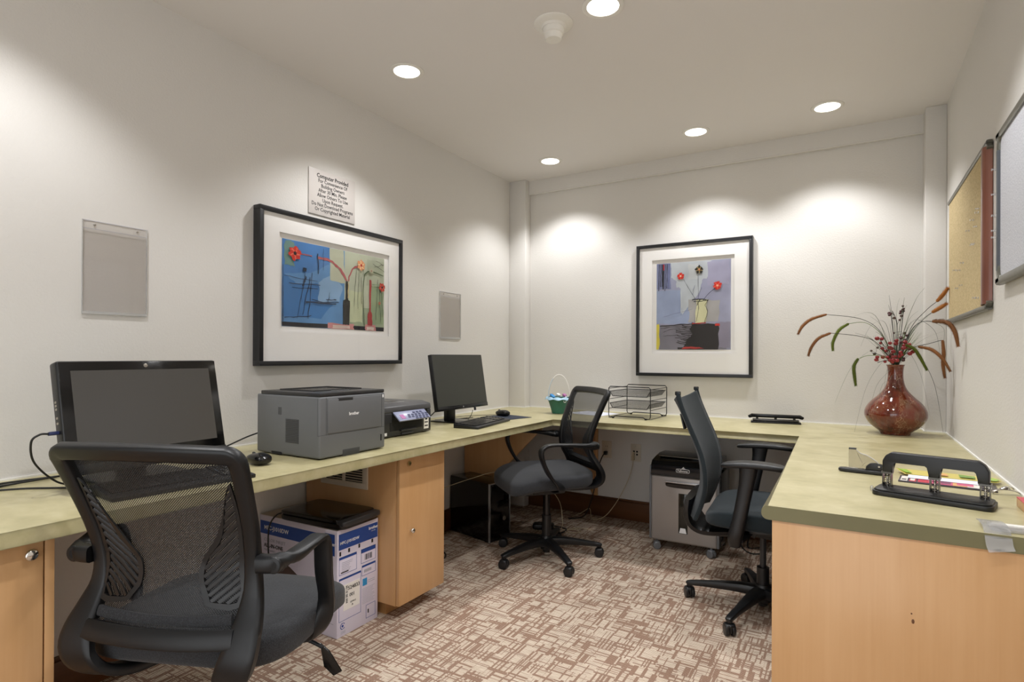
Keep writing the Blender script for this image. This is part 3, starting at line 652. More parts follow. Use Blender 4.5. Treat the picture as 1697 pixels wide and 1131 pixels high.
b.build('power_adapter', loc=(.52, -.50, 0), rz=.4, label='black power adapter block and cord on the carpet behind the computer tower', cat='power adapter')

# ================================================================ things under the left counter
# carton
t = thing('printer_carton', 'white and blue printer carton standing on the carpet under the left counter', 'box', (.255, -2.115, 0))
X0, X1, Y0, Y1, Zt = -.249, .235, -.115, .115, .432
MB().box(X0, X1, Y0, Y1, 0, Zt, m_card, bev=.002).build('carton', t)
MB().box(X0+.001, X1-.001, Y0+.001, Y1-.001, Zt, Zt+.0012, m_cardlid).box(X0+.04, X1-.3, -.02, -.01, Zt+.0012, Zt+.0016, m_ink).build('lid', t)
b = MB(); y = Y0-.0008; fr = lambda x, z, yy=y-.0003: T(x, yy, z) @ RX(PI/2)
b.box(X0+.004, X1-.03, y, Y0, .352, .408, m_bblue).box(X1-.07, X1-.014, y-.0002, Y0, .33, .416, m_bblue)
b.text('MFC-J1010DW', .0255, m_txtw, fr(X0+.030, .380), align='LEFT', bold=.0003); b.text('brother', .020, m_txtw, fr(X1-.042, .376), bold=.0005); b.text('at your side', .006, m_txtw, fr(X1-.042, .362))
b.text('COLOR INKJET', .021, m_lgrey, fr(X0+.030, .327), align='LEFT'); b.text('ALL-IN-ONE', .023, m_ink, fr(X0+.030, .303), align='LEFT', bold=.0005); b.text('Multi-Function', .013, m_lgrey, fr(X0+.030, .283), align='LEFT')
b.poly([(X0+.0, y, .13), (X0, y, .262), (X0+.10, y, .268), (X0+.20, y, .235), (X0+.27, y, .20), (X0+.25, y, .13)], m_photo, (0, .0007, 0))
b.poly([(X1-.10, y, .20), (X1-.065, y, .27), (X1-.03, y, .25), (X1-.02, y, .22), (X1-.045, y, .19)], m_photo, (0, .0007, 0))
b.box(X1-.135, X1-.09, y, Y0, .02, .085, m_bblue)
for i in range(4):
    z = .055+i*.045; b.cyl((X1-.075, Y0, z), (X1-.075, y, z), .007, m_bblue, n=16); b.box(X1-.06, X1-.02, y, Y0, z-.001, z+.001, m_lgrey)
for i in range(3): b.box(X1-.06, X1-.022, y, Y0, .21-i*.008, .212-i*.008, m_lgrey)
b.build('front_print', t, smooth=False)
b = MB(); x = X1+.0008; sd = lambda yy, z: T(x+.0003, yy, z) @ RZ(PI/2) @ RX(PI/2)
b.box(X1, x, Y0+.008, Y1-.004, .352, .416, m_bblue); b.text('MFC-J1010DW', .0165, m_txtw, sd(Y0+.014, .378), align='LEFT', bold=.0003); b.text('brother', .017, m_txtw, sd(Y1-.03, .399), bold=.0005); b.text('at your side', .005, m_txtw, sd(Y1-.03, .386))
def bx(y0, y1, z0, z1, m): b.box(X1, x, Y0+y0, Y0+y1, z0, z1, m)
def rim(y0, y1, z0, z1):
    for a in ((y0, y1, z0, z0+.0012), (y0, y1, z1-.0012, z1), (y0, y0+.001, z0, z1), (y1-.001, y1, z0, z1)): bx(*a, m_bblue)
bx(.012, .02, .328, .345, m_ink); bx(.058, .068, .332, .348, m_ink); bx(.115, .124, .334, .35, m_ink); bx(.19, .2, .335, .35, m_ink)
bx(.010, .105, .312, .322, m_bblue); rim(.010, .105, .25, .322); bx(.13, .215, .305, .322, m_bblue); rim(.13, .215, .262, .322)
for i in range(9): bx(.152+i*.005, .152+i*.005+random.choice((.001, .003)), .272, .296, m_ink)
for i in range(6): bx(.025, .025+random.uniform(.03, .06), .262+i*.007, .2638+i*.007, m_lgrey)
bx(.02, .06, .256, .26, m_ink); bx(.010, .130, .228, .236, m_bblue); rim(.010, .130, .062, .236); bx(.135, .215, .244, .252, m_bblue); rim(.135, .215, .208, .252)
bx(.148, .19, .22, .232, m_lgrey); bx(.14, .165, .165, .195, m_cyan); bx(.17, .21, .18, .182, m_lgrey); bx(.17, .21, .172, .174, m_lgrey)
for i in range(11): bx(.138, .138+random.uniform(.055, .075), .09+i*.0062, .0912+i*.0062, m_lgrey)
bx(.034, .122, .10, .205, m_stick)
x_ = x; x = X1+.0012
for i in range(12): bx(.046, .056, .128+i*.006, .128+i*.006+random.choice((.0015, .0035)), m_ink)
b.text('524833', .022, m_ink, sd(Y0+.09, .185), bold=.0002); b.text('001', .02, m_ink, sd(Y0+.08, .155), bold=.0002); b.text('5239012', .009, m_ink, sd(Y0+.085, .125)); b.text('A', .012, m_ink, sd(Y0+.082, .113)); x = x_
rim(.16, .214, .022, .078); bx(.17, .176, .042, .058, m_ink)
b.sweep([(x, Y0+.03+.012*math.cos(q/10*1.6*PI+.6), .042+.012*math.sin(q/10*1.6*PI+.6)) for q in range(11)], .003, .001, m_bblue, side=(0, 1, 0)); b.cyl((X1, Y0+.03, .042), (x, Y0+.03, .042), .005, m_bblue, n=16)
for i in range(3): bx(.02, .045, .012+i*.004, .0132+i*.004, m_lgrey)
b.build('side_print', t, smooth=False)
# flatbed scanner lying on the carton
t = thing('flatbed_scanner', 'black flatbed scanner lying on top of the printer carton', 'scanner', (.325, -2.12, Zt+.0013), rz=.05)
b = MB(); b.superell(0, 0, .013, .37, .235, .026, m_blks, .25, .22); b.build('base', t)
b = MB(); b.superell(-.012, 0, .034, .345, .232, .018, m_blkg, .3, .2, nu=56); b.build('lid', t)
b = MB(); b.superell(.165, 0, .026, .055, .225, .026, m_dgry, .4, .4)
b.build('control_panel', t)
for i in range(4): MB().superell(.185, -.04+i*.022, .034, .010, .013, .006, m_steel, .6, .6, nu=16, nv=8).build('button', t)
MB().tube([(-.18, -.07, .02), (-.21, -.10, .012), (-.22, -.13, -.03), (-.215, -.14, -.12), (-.19, -.15, -.2)], .003, m_cable, smooth=6).build('cable', t)

# PC tower
pa = math.atan2(.166, .043)    # width direction
t = thing('computer_tower', 'black computer tower with silver edged front on the carpet under the corner', 'computer', (.405, -.856, 0), rz=pa-PI/2)
# local: +X front, Y width
b = MB(); b.box(-.375, -.012, -.086, .086, .006, .36, m_blkg, bev=.003).build('case', t)
b = MB(); b.box(-.012, 0, -.084, .084, .008, .356, m_blkg, bev=.002).build('front_panel', t)
for sy in (-1, 1): MB().box(-.012, .003, sy*.084-.003, sy*.084+.003, .006, .36, m_silver, bev=.001).build('side_trim', t)
MB().box(-.012, .002, -.081, .081, .354, .359, m_silver, bev=.001).build('top_trim', t)
MB().lathe([(.012, 0), (.014, .002), (.011, .003), (.008, .0015), (.0005, .0015)], m_steel, 24, T(.0, .035, .135) @ RY(PI/2)).build('badge', t)
for z in (.315, .298): MB().box(0, .0012, .058, .063, z, z+.005, m_led).build('indicator_light', t)
for i in range(3): MB().box(0, .001, .055, .065, .20+i*.018, .208+i*.018, m_dark).build('port', t)
MB().box(0, .001, -.07, .03, .25, .34, m_blks).build('drive_bay', t)
for sx in (-.34, -.04):
    for sy in (-.065, .065): MB().box(sx-.012, sx+.012, sy-.012, sy+.012, 0, .006, m_blk).build('foot', t)

# ================================================================ shredder
t = thing('paper_shredder', 'silver and black paper shredder on casters under the back counter', 'shredder', (1.425, -.352, 0))
w2, d2 = .190, .150
b = MB(); prof = [(-w2+.012, .055), (-w2, .075), (-w2+.002, .47), (w2-.002, .47), (w2, .075), (w2-.012, .055)]
b.box(-w2, w2, -d2, d2, .055, .44, m_sil, bev=.014, seg=4); b.build('bin', t)
for sx in (-1, 1):
    MB().sweep([(sx*(w2+.003), -d2+.02, .06), (sx*(w2+.003), -d2+.02, .45), (sx*(w2-.004), -d2+.025, .488)], .035, .014, m_siledge, side=(0, 1, 0), smooth=3).build('corner_rail', t)
    MB().box(sx*(w2+.006)-.006, sx*(w2+.006)+.006, -d2+.04, d2, .06, .47, m_shblue, bev=.004).build('side_panel', t)
b = MB(); pr = [(-d2-.006, .442), (-d2-.010, .46), (-d2-.006, .50), (-d2+.015, .522), (-.06, .535), (.02, .545), (d2-.01, .54), (d2, .52), (d2, .442)]
b.poly([(-w2+.004, y, z) for y, z in pr], m_shblue, (2*w2-.008, 0, 0)); b.build('cutting_head', t, ang=.5)
MB().box(-w2+.035, w2-.03, -.075, -.055, .534, .540, m_blkg, bev=.001, M=T(0, 0, .0)).build('paper_slot', t)
MB().tube([(-w2+.03, -.078, .541), (w2-.03, -.078, .541)], .002, m_steel).build('slot_trim', t)
b = MB(); b.superell(0, -d2-.010, .478, .078, .004, .024, m_txtw, .4, .3, nu=32, nv=8); b.superell(0, -d2-.0122, .478, .072, .002, .018, m_shblue, .4, .3, nu=32, nv=8)
b.text('Fellowes', .017, m_txtw, T(0, -d2-.0136, .478) @ RX(PI/2), bold=.0005); b.poly([(-.008, -d2-.013, .49), (.004, -d2-.013, .503), (.012, -d2-.013, .494), (.018, -d2-.013, .49)], m_txtw, (0, .002, 0)); b.build('badge', t)
b = MB(); b.superell(.008, -d2-.001, .392, .22, .006, .034, m_blkg, .5, .35, nu=40, nv=10)
b.sweep([(-.105, -d2-.004, .408), (.02, -d2-.008, .408), (.125, -d2-.004, .408)], .012, .008, m_silver, side=(0, 0, 1), smooth=4); b.build('bin_handle', t)
MB().box(-.026, .026, -d2-.0025, -d2+.001, .115, .345, m_window, bev=.002).build('level_window', t)
b = MB(); b.poly([(-.014, -d2-.004, .147), (.014, -d2-.004, .147), (.021, -d2-.004, .118), (-.021, -d2-.004, .118)], m_txtw, (0, .002, 0)).build('level_pointer', t)
def caster(parent, x, y, rz, m, r=.025, wd=.042, ztop=.055):
    Mx = T(x, y, 0) @ RZ(rz)
    b = MB()
    for s_ in (-1, 1): b.cyl((.0, s_*(wd/2-.015), r), (0, s_*wd/2, r), r, m, n=28, bev=.003)
    b.superell(0, 0, r+.006, r*1.9, .014, r*1.6, m, .6, .6, nu=20, nv=10); b.superell(.0, 0, r+.014, r*1.7, wd+.002, r*1.0, m, .7, .5, nu=20, nv=10); b.cyl((0, 0, r), (0, 0, ztop), .0065, m, n=14)
    bmesh.ops.transform(b.bm, matrix=Mx, verts=b.bm.verts[:]); return b.build('caster', parent)
for x, y, a in ((-.155, -.135, .4), (.155, -.135, -.5), (-.155, .12, .2), (.155, .12, .8)): caster(t, x, y, a, m_siledge, .022, .036, .058)
MB().tube([(1.63, -.28, .30), (1.66, -.2, .1), (1.70, -.22, .01), (1.76, -.30, .004), (1.82, -.26, .004), (1.80, -.17, .004), (1.73, -.20, .008), (1.74, -.10, .12), (1.72, -.03, .3)], .004, m_cable, smooth=7).build(
    'power_cable', label='black looped cord on the carpet right of the shredder behind the teal chair', cat='cable')

# ================================================================ on the counter, left run
Z = CT+.0005
# laser printer
t = thing('laser_printer', 'large grey laser printer with white brand name on the left counter', 'printer', (.375, -2.21, Z))
X0, X1, Y0, Y1 = -.183, .185, -.172, .176
b = MB(); b.box(X0, X1, Y0, Y1, .004, .236, m_prn, bev=.008, seg=3); b.build('body', t)
b = MB(); b.box(X0+.02, X1-.004, Y0+.004, Y1-.002, .236, .250, m_prnt, bev=.003); b.build('top_cover', t)
b = MB(); b.box(-.10, .07, -.10, .12, .2502, .2508, m_blks); b.sweep([(-.12, -.11, .252), (.08, -.11, .252), (.09, .13, .252), (-.12, .13, .252)], .006, .004, m_prnt, side=(0, 0, 1), closed=True); b.build('output_tray', t)
b = MB()
for i in range(5): b.box(X1-.08+i*.0, X1-.065, -.05+i*.02, -.038+i*.02, .250, .2525, m_prn, bev=.001)
b.build('control_buttons', t)
yl = Y0-.0004; xl = X1+.0004
b = MB(); b.box(xl-.002, xl, Y0+.004, Y1-.004, .0915, .0925, m_prnl).box(xl-.002, xl, Y0+.03, Y0+.031, .0925, .232, m_prnl).box(xl-.002, xl, Y1-.022, Y1-.021, .0925, .232, m_prnl)
b.box(X1-.012, X1-.011, yl, yl+.002, .09, .23, m_prnl).box(X1-.011, X1, yl, yl+.002, .0905, .0915, m_prnl); b.build('panel_seams', t)
b = MB(); b.box(X1-.001, X1+.004, Y0+.036, Y1-.026, .096, .226, m_prn, bev=.002).build('front_door', t)
MB().box(X1-.004, X1+.0045, -.085, -.01, .216, .2285, m_prnt, bev=.002).build('door_grip', t)
MB().box(X1-.02, X1+.001, -.06, .03, .0, .026, m_prnl, bev=.002).build('tray_grip', t)
MB().box(X1, X1+.0012, Y1-.028, Y1-.022, .036, .062, m_dark).build('level_window', t)
b = MB(); b.text('brother', .0165, m_txtw, T(X1+.0045, -.005, .163) @ RZ(PI/2) @ RX(PI/2), bold=.0007); b.build('brand_lettering', t, smooth=False)
MB().box(X1, X1+.001, Y1-.019, Y1-.010, .216, .228, m_txtw).build('label', t)
b = MB()
for i in range(16): b.box(-.005, .07, yl-.0012, yl+.002, .055+i*.0058, .058+i*.0058, m_prnl)
b.build('side_vent', t)
b = MB()
for i in range(6):
    for j in range(3): b.box(-.05+j*.007, -.045+j*.007, yl-.0006, yl+.002, .16+i*.005, .1625+i*.005, m_prnl)
b.build('speaker_holes', t)
MB().box(-.09, -.03, yl-.0008, yl+.004, .004, .014, m_dark).build('side_grip', t)
MB().box(X0-.012, X0, Y0+.012, Y1-.012, .03, .235, m_prn, bev=.003).build('rear_cover', t)
for sx in (-.15, .15):
    for sy in (-.14, .14): MB().box(sx-.012, sx+.012, sy-.012, sy+.012, 0, .005, m_blk).build('foot', t)
MB().tube([(-.194, -.13, .08), (-.22, -.19, .06), (-.26, -.28, .02), (-.28, -.36, .004), (-.24, -.40, .004), (-.27, -.44, .003)], .003, m_cable, smooth=6).build('cable', t)
# inkjet multifunction
t = thing('inkjet_printer', 'black multifunction inkjet printer with tilted button panel beside the far monitor', 'printer', (.20, -1.70, Z))
X0, X1, Y0, Y1 = -.16, .18, -.20, .20
b = MB(); b.box(X0, X1, Y0, Y1, .004, .118, m_mfc, bev=.006, seg=3); b.build('body', t)
b = MB(); b.poly([(X0, 0, .118), (X0, 0, .155), (X1-.06, 0, .158), (X1-.004, 0, .146), (X1, 0, .118)], m_mfct, (0, .4, 0), M=T(0, -.2, 0), bev=.005, seg=2); b.build('scanner_lid', t, ang=.9)
b = MB(); b.box(.0, .05, .02, .09, .1575, .1583, m_blks); b.build('lid_grip', t)
b = MB(); b.text('brother', .016, m_txtw, T(X1-.075, .05, .1583) @ RZ(PI/2)); b.build('brand_lettering', t, smooth=False)
MB().box(X1-.003, X1+.0012, -.095, .168, .070, .120, m_blks).build('panel_recess', t)
pm = T(X1+.004, .035, .118) @ RY(.72)
b = MB(); b.box(-.004, .056, -.125, .105, -.006, .001, m_mfcp, bev=.002, M=pm); b.build('button_panel', t)
b = MB()
for r_, (y0, k) in enumerate(((-.05, 5), (-.045, 6), (-.05, 6), (-.03, 5))):
    for i in range(k):
        if random.random() < .85: b.box(.008+r_*.013, .017+r_*.013, y0+i*.026, y0+i*.026+.016, .001, .0025, m_navy, M=pm)
b.box(.018, .045, -.10, -.072, .001, .002, m_pink, M=pm); b.build('panel_buttons', t)
MB().box(X1-.002, X1+.001, -.11, .125, .030, .072, m_dark).build('paper_opening', t)
b = MB(); b.box(X1-.002, X1+.012, -.04, .07, .024, .034, m_dgry, bev=.003).box(X1-.002, X1+.006, -.03, .05, .006, .018, m_dgry, bev=.003); b.build('output_tray', t)
b = MB(); b.box(X1, X1+.0012, .14, .178, .018, .078, m_stick).box(X1, X1+.0016, .146, .172, .030, .036, m_ink).box(X1, X1+.0016, .146, .172, .048, .054, m_ink).box(X1, X1+.0016, .15, .168, .063, .07, m_ink); b.build('feature_sticker', t)
MB().box(X1, X1+.001, -.145, -.130, .012, .026, m_txtw).build('label', t)
for sx in (-.13, .15):
    for sy in (-.17, .17): MB().box(sx-.012, sx+.012, sy-.012, sy+.012, 0, .005, m_blk).build('foot', t)

# keyboards
def keyboard(loc_, rz, L, D, label):
    t = thing('keyboard', label, 'keyboard', loc_, rz)
    b = MB(); b.poly([(-L/2, -D/2, 0), (-L/2, -D/2, .012), (-L/2, D/2, .024), (-L/2, D/2, 0)], m_blk, (L, 0, 0), bev=.003); b.build('case', t)
    b = MB(); kw = .019; sl = math.atan2(.012, D)
    Mk = T(0, 0, .0185) @ RX(sl)
    nx = int((L-.02)/kw)
    for r_ in range(6):
        y = D/2-.016-r_*.0195-(.004 if r_ else 0)
        i = 0
        while i < nx:
            k = 6 if (r_ == 5 and i == 4) else (2 if (r_ > 1 and i in (0, 13)) else 1)
            x = -L/2+.01+i*kw
            if not (i in (15, 19) and nx > 18): b.box(x+.001, x+kw*k-.0015, y-.0085, y+.0085, 0, .0045, m_blks, bev=.0012, seg=1, M=Mk)
            i += k
    b.build('keys', t); return t
keyboard((.452, -1.118, Z), math.radians(98), .435, .150, 'slim black keyboard on the counter in front of the far monitor')
keyboard((.512, -2.875, Z), math.radians(84), .40, .165, 'black keyboard on the counter seen through the mesh of the nearest chair')
def mouse(loc_, rz, label, cable):
    t = thing('computer_mouse', label, 'mouse', loc_, rz)
    def fn(x, y, z): return x, y*(1-.12*(x/.055)), (z if z < 0 else z*(1-.35*(x/.055)**2-.15*x/.055))
    MB().superell(0, 0, .013, .108, .062, .040, m_blkg, .75, .7, fn).build('shell', t)
    bmesh_b = MB().superell(.030, 0, .026, .02, .006, .016, m_dgry, .6, .6, nu=16, nv=10).build('wheel', t)
    if cable: MB().tube(cable, .0018, m_cable, smooth=6).build('cable', t)
# the bottom of each shell sits at the counter: shell z from -.007 is clipped flat by its base plate
mouse((.315, -.685, Z+.0075), math.radians(165), 'black mouse on the dark mouse pad beside the far keyboard', [(.05, 0, 0), (.09, .01, -.006), (.15, .12, -.007), (.16, .25, -.007), (.10, .36, -.007), (.12, .45, -.007)])
mouse((.425, -2.54, Z+.0075), math.radians(175), 'black mouse on the counter between the near computer and the grey printer', None)
MB().box(-.12, .12, -.095, .095, 0, .002, m_mousepad).build('mouse_pad', loc=(.372, -.715, Z), rz=math.radians(-14), smooth=False, label='dark blue mouse pad under the far mouse', cat='mouse pad')

# far monitor
t = thing('monitor', 'black flat monitor with narrow bezel on a square base on the far left counter', 'monitor', (.24, -1.09, Z))
tl = math.atan2(.05, .31)
Mm = T(.06, .008, .080) @ RY(-tl)      # local: X = towards room, Y = width, Z up the panel
b = MB(); b.box(-.03, -.004, -.252, .252, .0, .322, m_blk, bev=.004, M=Mm); b.build('casing', t)
MB().box(-.0042, -.0035, -.246, .246, .024, .317, m_screen, M=Mm).build('screen', t)
MB().box(-.0042, -.0025, -.251, .251, .0, .023, m_blks, bev=.0008, M=Mm).build('lower_bezel', t)
MB().lathe([(.005, 0), (.0005, .0006)], m_silver, 20, Mm @ T(-.0024, -.01, .012) @ RY(PI/2)).build('emblem', t)
MB().box(-.12, .10, -.09, .09, 0, .007, m_blks, bev=.002).build('base', t)
b = MB(); b.box(-.06, -.035, -.042, .042, .007, .26, m_blk, bev=.003); b.box(-.04, .012, -.04, .04, .19, .25, m_blk, bev=.003); b.build('stand', t)
MB().box(-.004, .006, .095, .105, -.018, .004, m_dgry, M=Mm).build('plug', t)
MB().tube([(.045, .11, .062), (.03, .115, .03), (.02, .10, .009), (-.02, .14, .004), (-.06, .10, .003), (-.03, .22, .003)], .002, m_cable, smooth=6).build('cable', t)
MB().tube([(-.05, -.05, .12), (-.08, -.12, .05), (-.11, -.16, .01), (-.10, -.14, .004)], .003, m_cable, smooth=6).build('cable', t)
# near all-in-one computer
t = thing('all_in_one_computer', 'black all-in-one computer with wide screen on the counter behind the nearest chair', 'computer', (.30, -2.875, Z))
tl = math.atan2(.065, .29)
Mm = T(.105, -.005, .055) @ RZ(math.radians(1.0)) @ RY(-tl)
b = MB(); b.box(-.045, -.002, -.238, .236, .0, .328, m_blk, bev=.008, seg=3, M=Mm); b.build('casing', t)
MB().box(-.0025, .0, -.234, .232, .006, .324, m_blkg, bev=.001, M=Mm).build('bezel', t)
MB().box(-.0005, .0006, -.206, .206, .055, .298, m_screen1, M=Mm).build('screen', t)
MB().box(-.001, .0014, -.236, .234, .0, .028, m_blk, bev=.001, M=Mm).build('lower_bezel', t)
MB().lathe([(.006, 0), (.006, .001), (.003, .0016), (.0005, .0016)], m_steel, 20, Mm @ T(0, .0, .311) @ RY(PI/2)).build('webcam', t)
b = MB(); b.text('DELL', .016, m_txtw, Mm @ T(.0016, .0, .018) @ RZ(PI/2) @ RX(PI/2), bold=.0004); b.build('brand_lettering', t, smooth=False)
b = MB(); b.box(.0012, .002, .185, .205, .007, .026, m_stick, M=Mm).box(.0014, .0023, .190, .205, .012, .026, m_cyan, M=Mm); b.build('sticker', t)
for z in (.21, .20, .19, .165, .15, .09, .075): MB().box(-.03, -.02, -.2388, -.2375, z, z+.006, m_steel, M=Mm).build('side_port', t)
b = MB(); b.superell(-.03, 0, .006, .22, .26, .012, m_blk, .4, .5); b.build('base', t)
b = MB(); b.sweep([(-.06, 0, .01), (-.05, 0, .1), (.02, 0, .2)], .09, .03, m_blk, side=(0, 1, 0), smooth=4); b.build('stand', t)
b = MB(); b.box(-.032, -.018, -.262, -.238, .122, .132, m_navy, bev=.002, M=Mm); b.build('usb_plug', t)
q = Mm @ V((-.025, -.262, .127))
MB().tube([q, q+V((0, -.02, .0)), q+V((-.01, -.035, -.02)), q+V((-.03, -.02, -.08)), q+V((-.05, .04, -.145)), (.02, -.17, .004), (-.1, -.26, .003), (-.16, -.33, .003), (-.20, -.27, .003), (-.22, -.14, .003), (-.18, -.25, .008), (-.21, -.33, .003), (-.24, -.26, .003), (-.2, -.05, .003)], .0028, m_cable, n=8, smooth=8).build('cable', t)

# ================================================================ back counter
# basket
t = thing('easter_basket', 'small green woven basket with hoop handle and blue trinkets on the back counter', 'basket', (.545, -.325, Z))
b = MB(); vs_ = []; fs = []; NU, NV = 60, 14
for j in range(NV+1):
    f = j/NV
    for i in range(NU):
        th = 2*PI*i/NU; r_ = .050+.035*f**1.2+.0016*math.sin(th*15+(j % 2)*PI); vs_.append((r_*math.cos(th), r_*math.sin(th), .002+.092*f))
for j in range(NV):
    for i in range(NU): fs.append((j*NU+i, j*NU+(i+1) % NU, (j+1)*NU+(i+1) % NU, (j+1)*NU+i))
fs.append(tuple(range(NU))); b.add(vs_, fs, m_grn); b.build('woven_body', t, solid=.002, offset=1)
vs_ = []; fs = []
for j in range(4):
    for i in range(NU):
        th = 2*PI*i/NU; r_ = .082+.006*j+.003*math.sin(9*th); vs_.append((r_*math.cos(th), r_*math.sin(th), .096+.003*math.sin(9*th+j)-.004*j*(1 if j > 1 else 0)))
for j in range(3):
    for i in range(NU): fs.append((j*NU+i, j*NU+(i+1) % NU, (j+1)*NU+(i+1) % NU, (j+1)*NU+i))
b = MB(); b.add(vs_, fs, m_lbl); b.build('rim_lining', t, solid=.0015)
hp = [(.078*math.cos(a_)*.86, .078*math.cos(a_)*.5, .09+.137*math.sin(a_)) for a_ in [PI*k/16 for k in range(17)]]
MB().tube(hp, .0034, m_stick, n=10).build('handle', t)
MB().sweep(catmull(hp[11:17], 3), .012, .003, m_lbl, side=(-.5, .86, 0)).build('handle_ribbon', t)
for i, (x, y, z, m, lb) in enumerate(((-.035, -.03, .105, m_bl, 'bright blue plastic trinket lying in the green basket'), (.0, -.01, .112, m_stick, 'white paper trinket in the middle of the green basket'), (.05, -.02, .112, m_pink, 'pinkish trinket at the handle side of the green basket'))):
    MB().superell(0, 0, 0, .05 if i == 0 else .03, .022, .018, m, .4, .4, M=RZ(-.6)@RY(.35), nu=24, nv=12).build('trinket', loc=(.545+x, -.325+y, Z+z*1.16-.004), label=lb, cat='trinket', group=None)
b = MB(); b.tube([(.065, -.03, .105), (.08, -.045, .09), (.075, -.05, .07), (.06, -.05, .075), (.065, -.03, .1)], .002, m_txtw, smooth=5); b.build('ribbon_loop', t); t.scale = (.95, .95, 1.16)
# paper behind the chair
MB().box(-.11, .11, -.14, .14, 0, .0008, m_paper).build('paper_sheet', loc=(.745, -.20, Z), rz=1.3, smooth=False, label='white paper sheet on the back counter seen through the far chair mesh', cat='paper')
# paper tray rack
t = thing('paper_tray', 'black wire two tier letter tray on the back counter', 'letter tray', (1.075, -.255, Z), rz=math.radians(-3))
w2, d2, h_ = .137, .150, .200
for sy in (-1, 1):
    y = sy*d2
    b = MB(); b.tube([(-w2, y, .02), (-w2, y, h_-.01), (-w2+.01, y, h_), (w2-.01, y, h_), (w2, y, h_-.01), (w2, y, .02), (w2-.005, y, .006), (w2-.03, y, .005), (w2-.045, y, .014), (-w2+.045, y, .014), (-w2+.03, y, .005), (-w2+.005, y, .006)], .003, m_metalb, closed=True); b.build('end_frame', t)
b = MB()
for sx in (-1, 1):
    for z in (.005, .06, .12, h_-.012): b.tube([(sx*w2, -d2, z), (sx*w2, d2, z)], .002, m_metalb)
b.build('side_rods', t)
m_tnet = meshcloth('tray_net', '141416', .0042, .40, .15)
for z in (.065, .140):
    tr = MB(); X, Y = w2-.006, d2-.004; hh = .03; q = .018
    bm = bmesh.new(); uvl = bm.loops.layers.uv.new('UVMap')
    def F_(pts):
        vv = [bm.verts.new(p_) for p_ in pts]; f = bm.faces.new(vv); e1_ = (V(pts[1])-V(pts[0])); L1 = e1_.length; e1_.normalize(); nn = e1_.cross(V(pts[3])-V(pts[0])).normalized(); e2_ = nn.cross(e1_)
        for lp, p_ in zip(f.loops, pts): dd = V(p_)-V(pts[0]); lp[uvl].uv = (dd.dot(e1_), dd.dot(e2_))
    A = [(-X+q, -Y+.002, z), (X-q, -Y+.002, z), (X-q, Y-q, z), (-X+q, Y-q, z)]; B = [(-X, -Y, z+hh), (X, -Y, z+hh), (X, Y, z+hh), (-X, Y, z+hh)]
    F_(A); F_([A[1], B[1], B[2], A[2]]); F_([A[2], B[2], B[3], A[3]]); F_([A[3], B[3], B[0], A[0]])
    me = bpy.data.meshes.new('tray'); bm.to_mesh(me); bm.free(); me.materials.append(m_tnet); o = bpy.data.objects.new('tray', me); COL.objects.link(o); o.parent = t
    rm = MB(); rm.tube([B[0], B[3], B[2], B[1]], .0022, m_metalb); rm.tube([A[0], A[1]], .0022, m_metalb); rm.tube([A[0], B[0]], .0022, m_metalb); rm.tube([A[1], B[1]], .0022, m_metalb); rm.build('tray_rim', o)
for sx in (-1, 1):
    for sy in (-1, 1): MB().cyl((sx*(w2-.03), sy*d2, 0), (sx*(w2-.03), sy*d2, .009), .007, m_blk, n=16).build('foot', t)
# cable hole cover
MB().lathe([(.028, 0), (.027, .003), (.02, .004), (.0005, .004)], m_blk, 28).build('cable_grommet', loc=(1.385, -.16, Z), ang=.5, label='flat black round cap on the back counter behind the teal chair', cat='cable cap')
# far hole punch
t = thing('hole_punch', 'long low black and chrome hole punch on the back counter', 'hole punch', (1.87, -.125, Z), rz=math.radians(8))
MB().box(-.135, .135, -.045, .045, 0, .010, m_blks, bev=.004).build('base', t)
MB().box(-.125, .125, -.02, .012, .010, .022, m_gun, bev=.002).build('punch_bar', t)
for x in (-.1, 0, .1): MB().cyl((x, -.012, .010), (x, -.012, .036), .007, m_blk, n=16).build('punch_head', t)
MB().sweep([(-.135, 0, .036), (-.13, -.004, .040), (.13, -.004, .040), (.135, 0, .036)], .05, .020, m_blks, side=(0, 1, -.25)).build('handle', t)
MB().sweep([(-.12, -.020, .051), (.12, -.020, .051)], .006, .003, m_steel, side=(0, 1, 0)).build('handle_trim', t)

# ================================================================ vase and dried stems
vx, vy = 2.452, -.318
t = thing('vase', 'reddish brown glazed round bodied vase with narrow neck in the right corner', 'vase', (vx, vy, Z))
prof = [(.0005, 0), (.060, 0), (.066, .003), (.070, .012), (.082, .022), (.110, .045), (.131, .075), (.138, .100), (.133, .128), (.112, .162), (.082, .192), (.056, .222), (.042, .250), (.035, .285), (.034, .315), (.037, .345), (.041, .354), (.039, .355), (.034, .346), (.030, .315), (.030, .28), (.0005, .27)]
pq = catmull(prof, 3); MB().lathe([(max(.0004, a), z) for a, z in pq], m_vase, 64, closed=False).build('body', t, ang=2)
m_stem = plain('dark_stem', '2b2f2a', .6); m_stemg = plain('green_stem', '5d7a35', .6); m_blade = plain('grass_blade', '68705c', .6); m_berry = plain('dark_berry', '4a2628', .4); m_red = plain('red_berry', '8a2426', .4, var=.35); m_seedb = plain('brown_seed', '54453c', .5)
m_foxb = plain('foxtail_rust', '86572f', .85, var=.3); m_foxo = plain('foxtail_orange', 'b97a3c', .85, var=.3); m_foxg = plain('foxtail_green', '58641c', .85, var=.3)
RT = V((math.cos(YAW), math.sin(YAW), 0)); FWD = V((-math.sin(YAW), math.cos(YAW), 0))
def P3(a, h, dep=0):      # a along the picture plane, h up (324 units a metre), dep away from the room's front
    q = RT*(a/324)+FWD*dep+V((0, 0, h/324)); q.x = min(q.x, .205); q.y = min(q.y, .185); return q
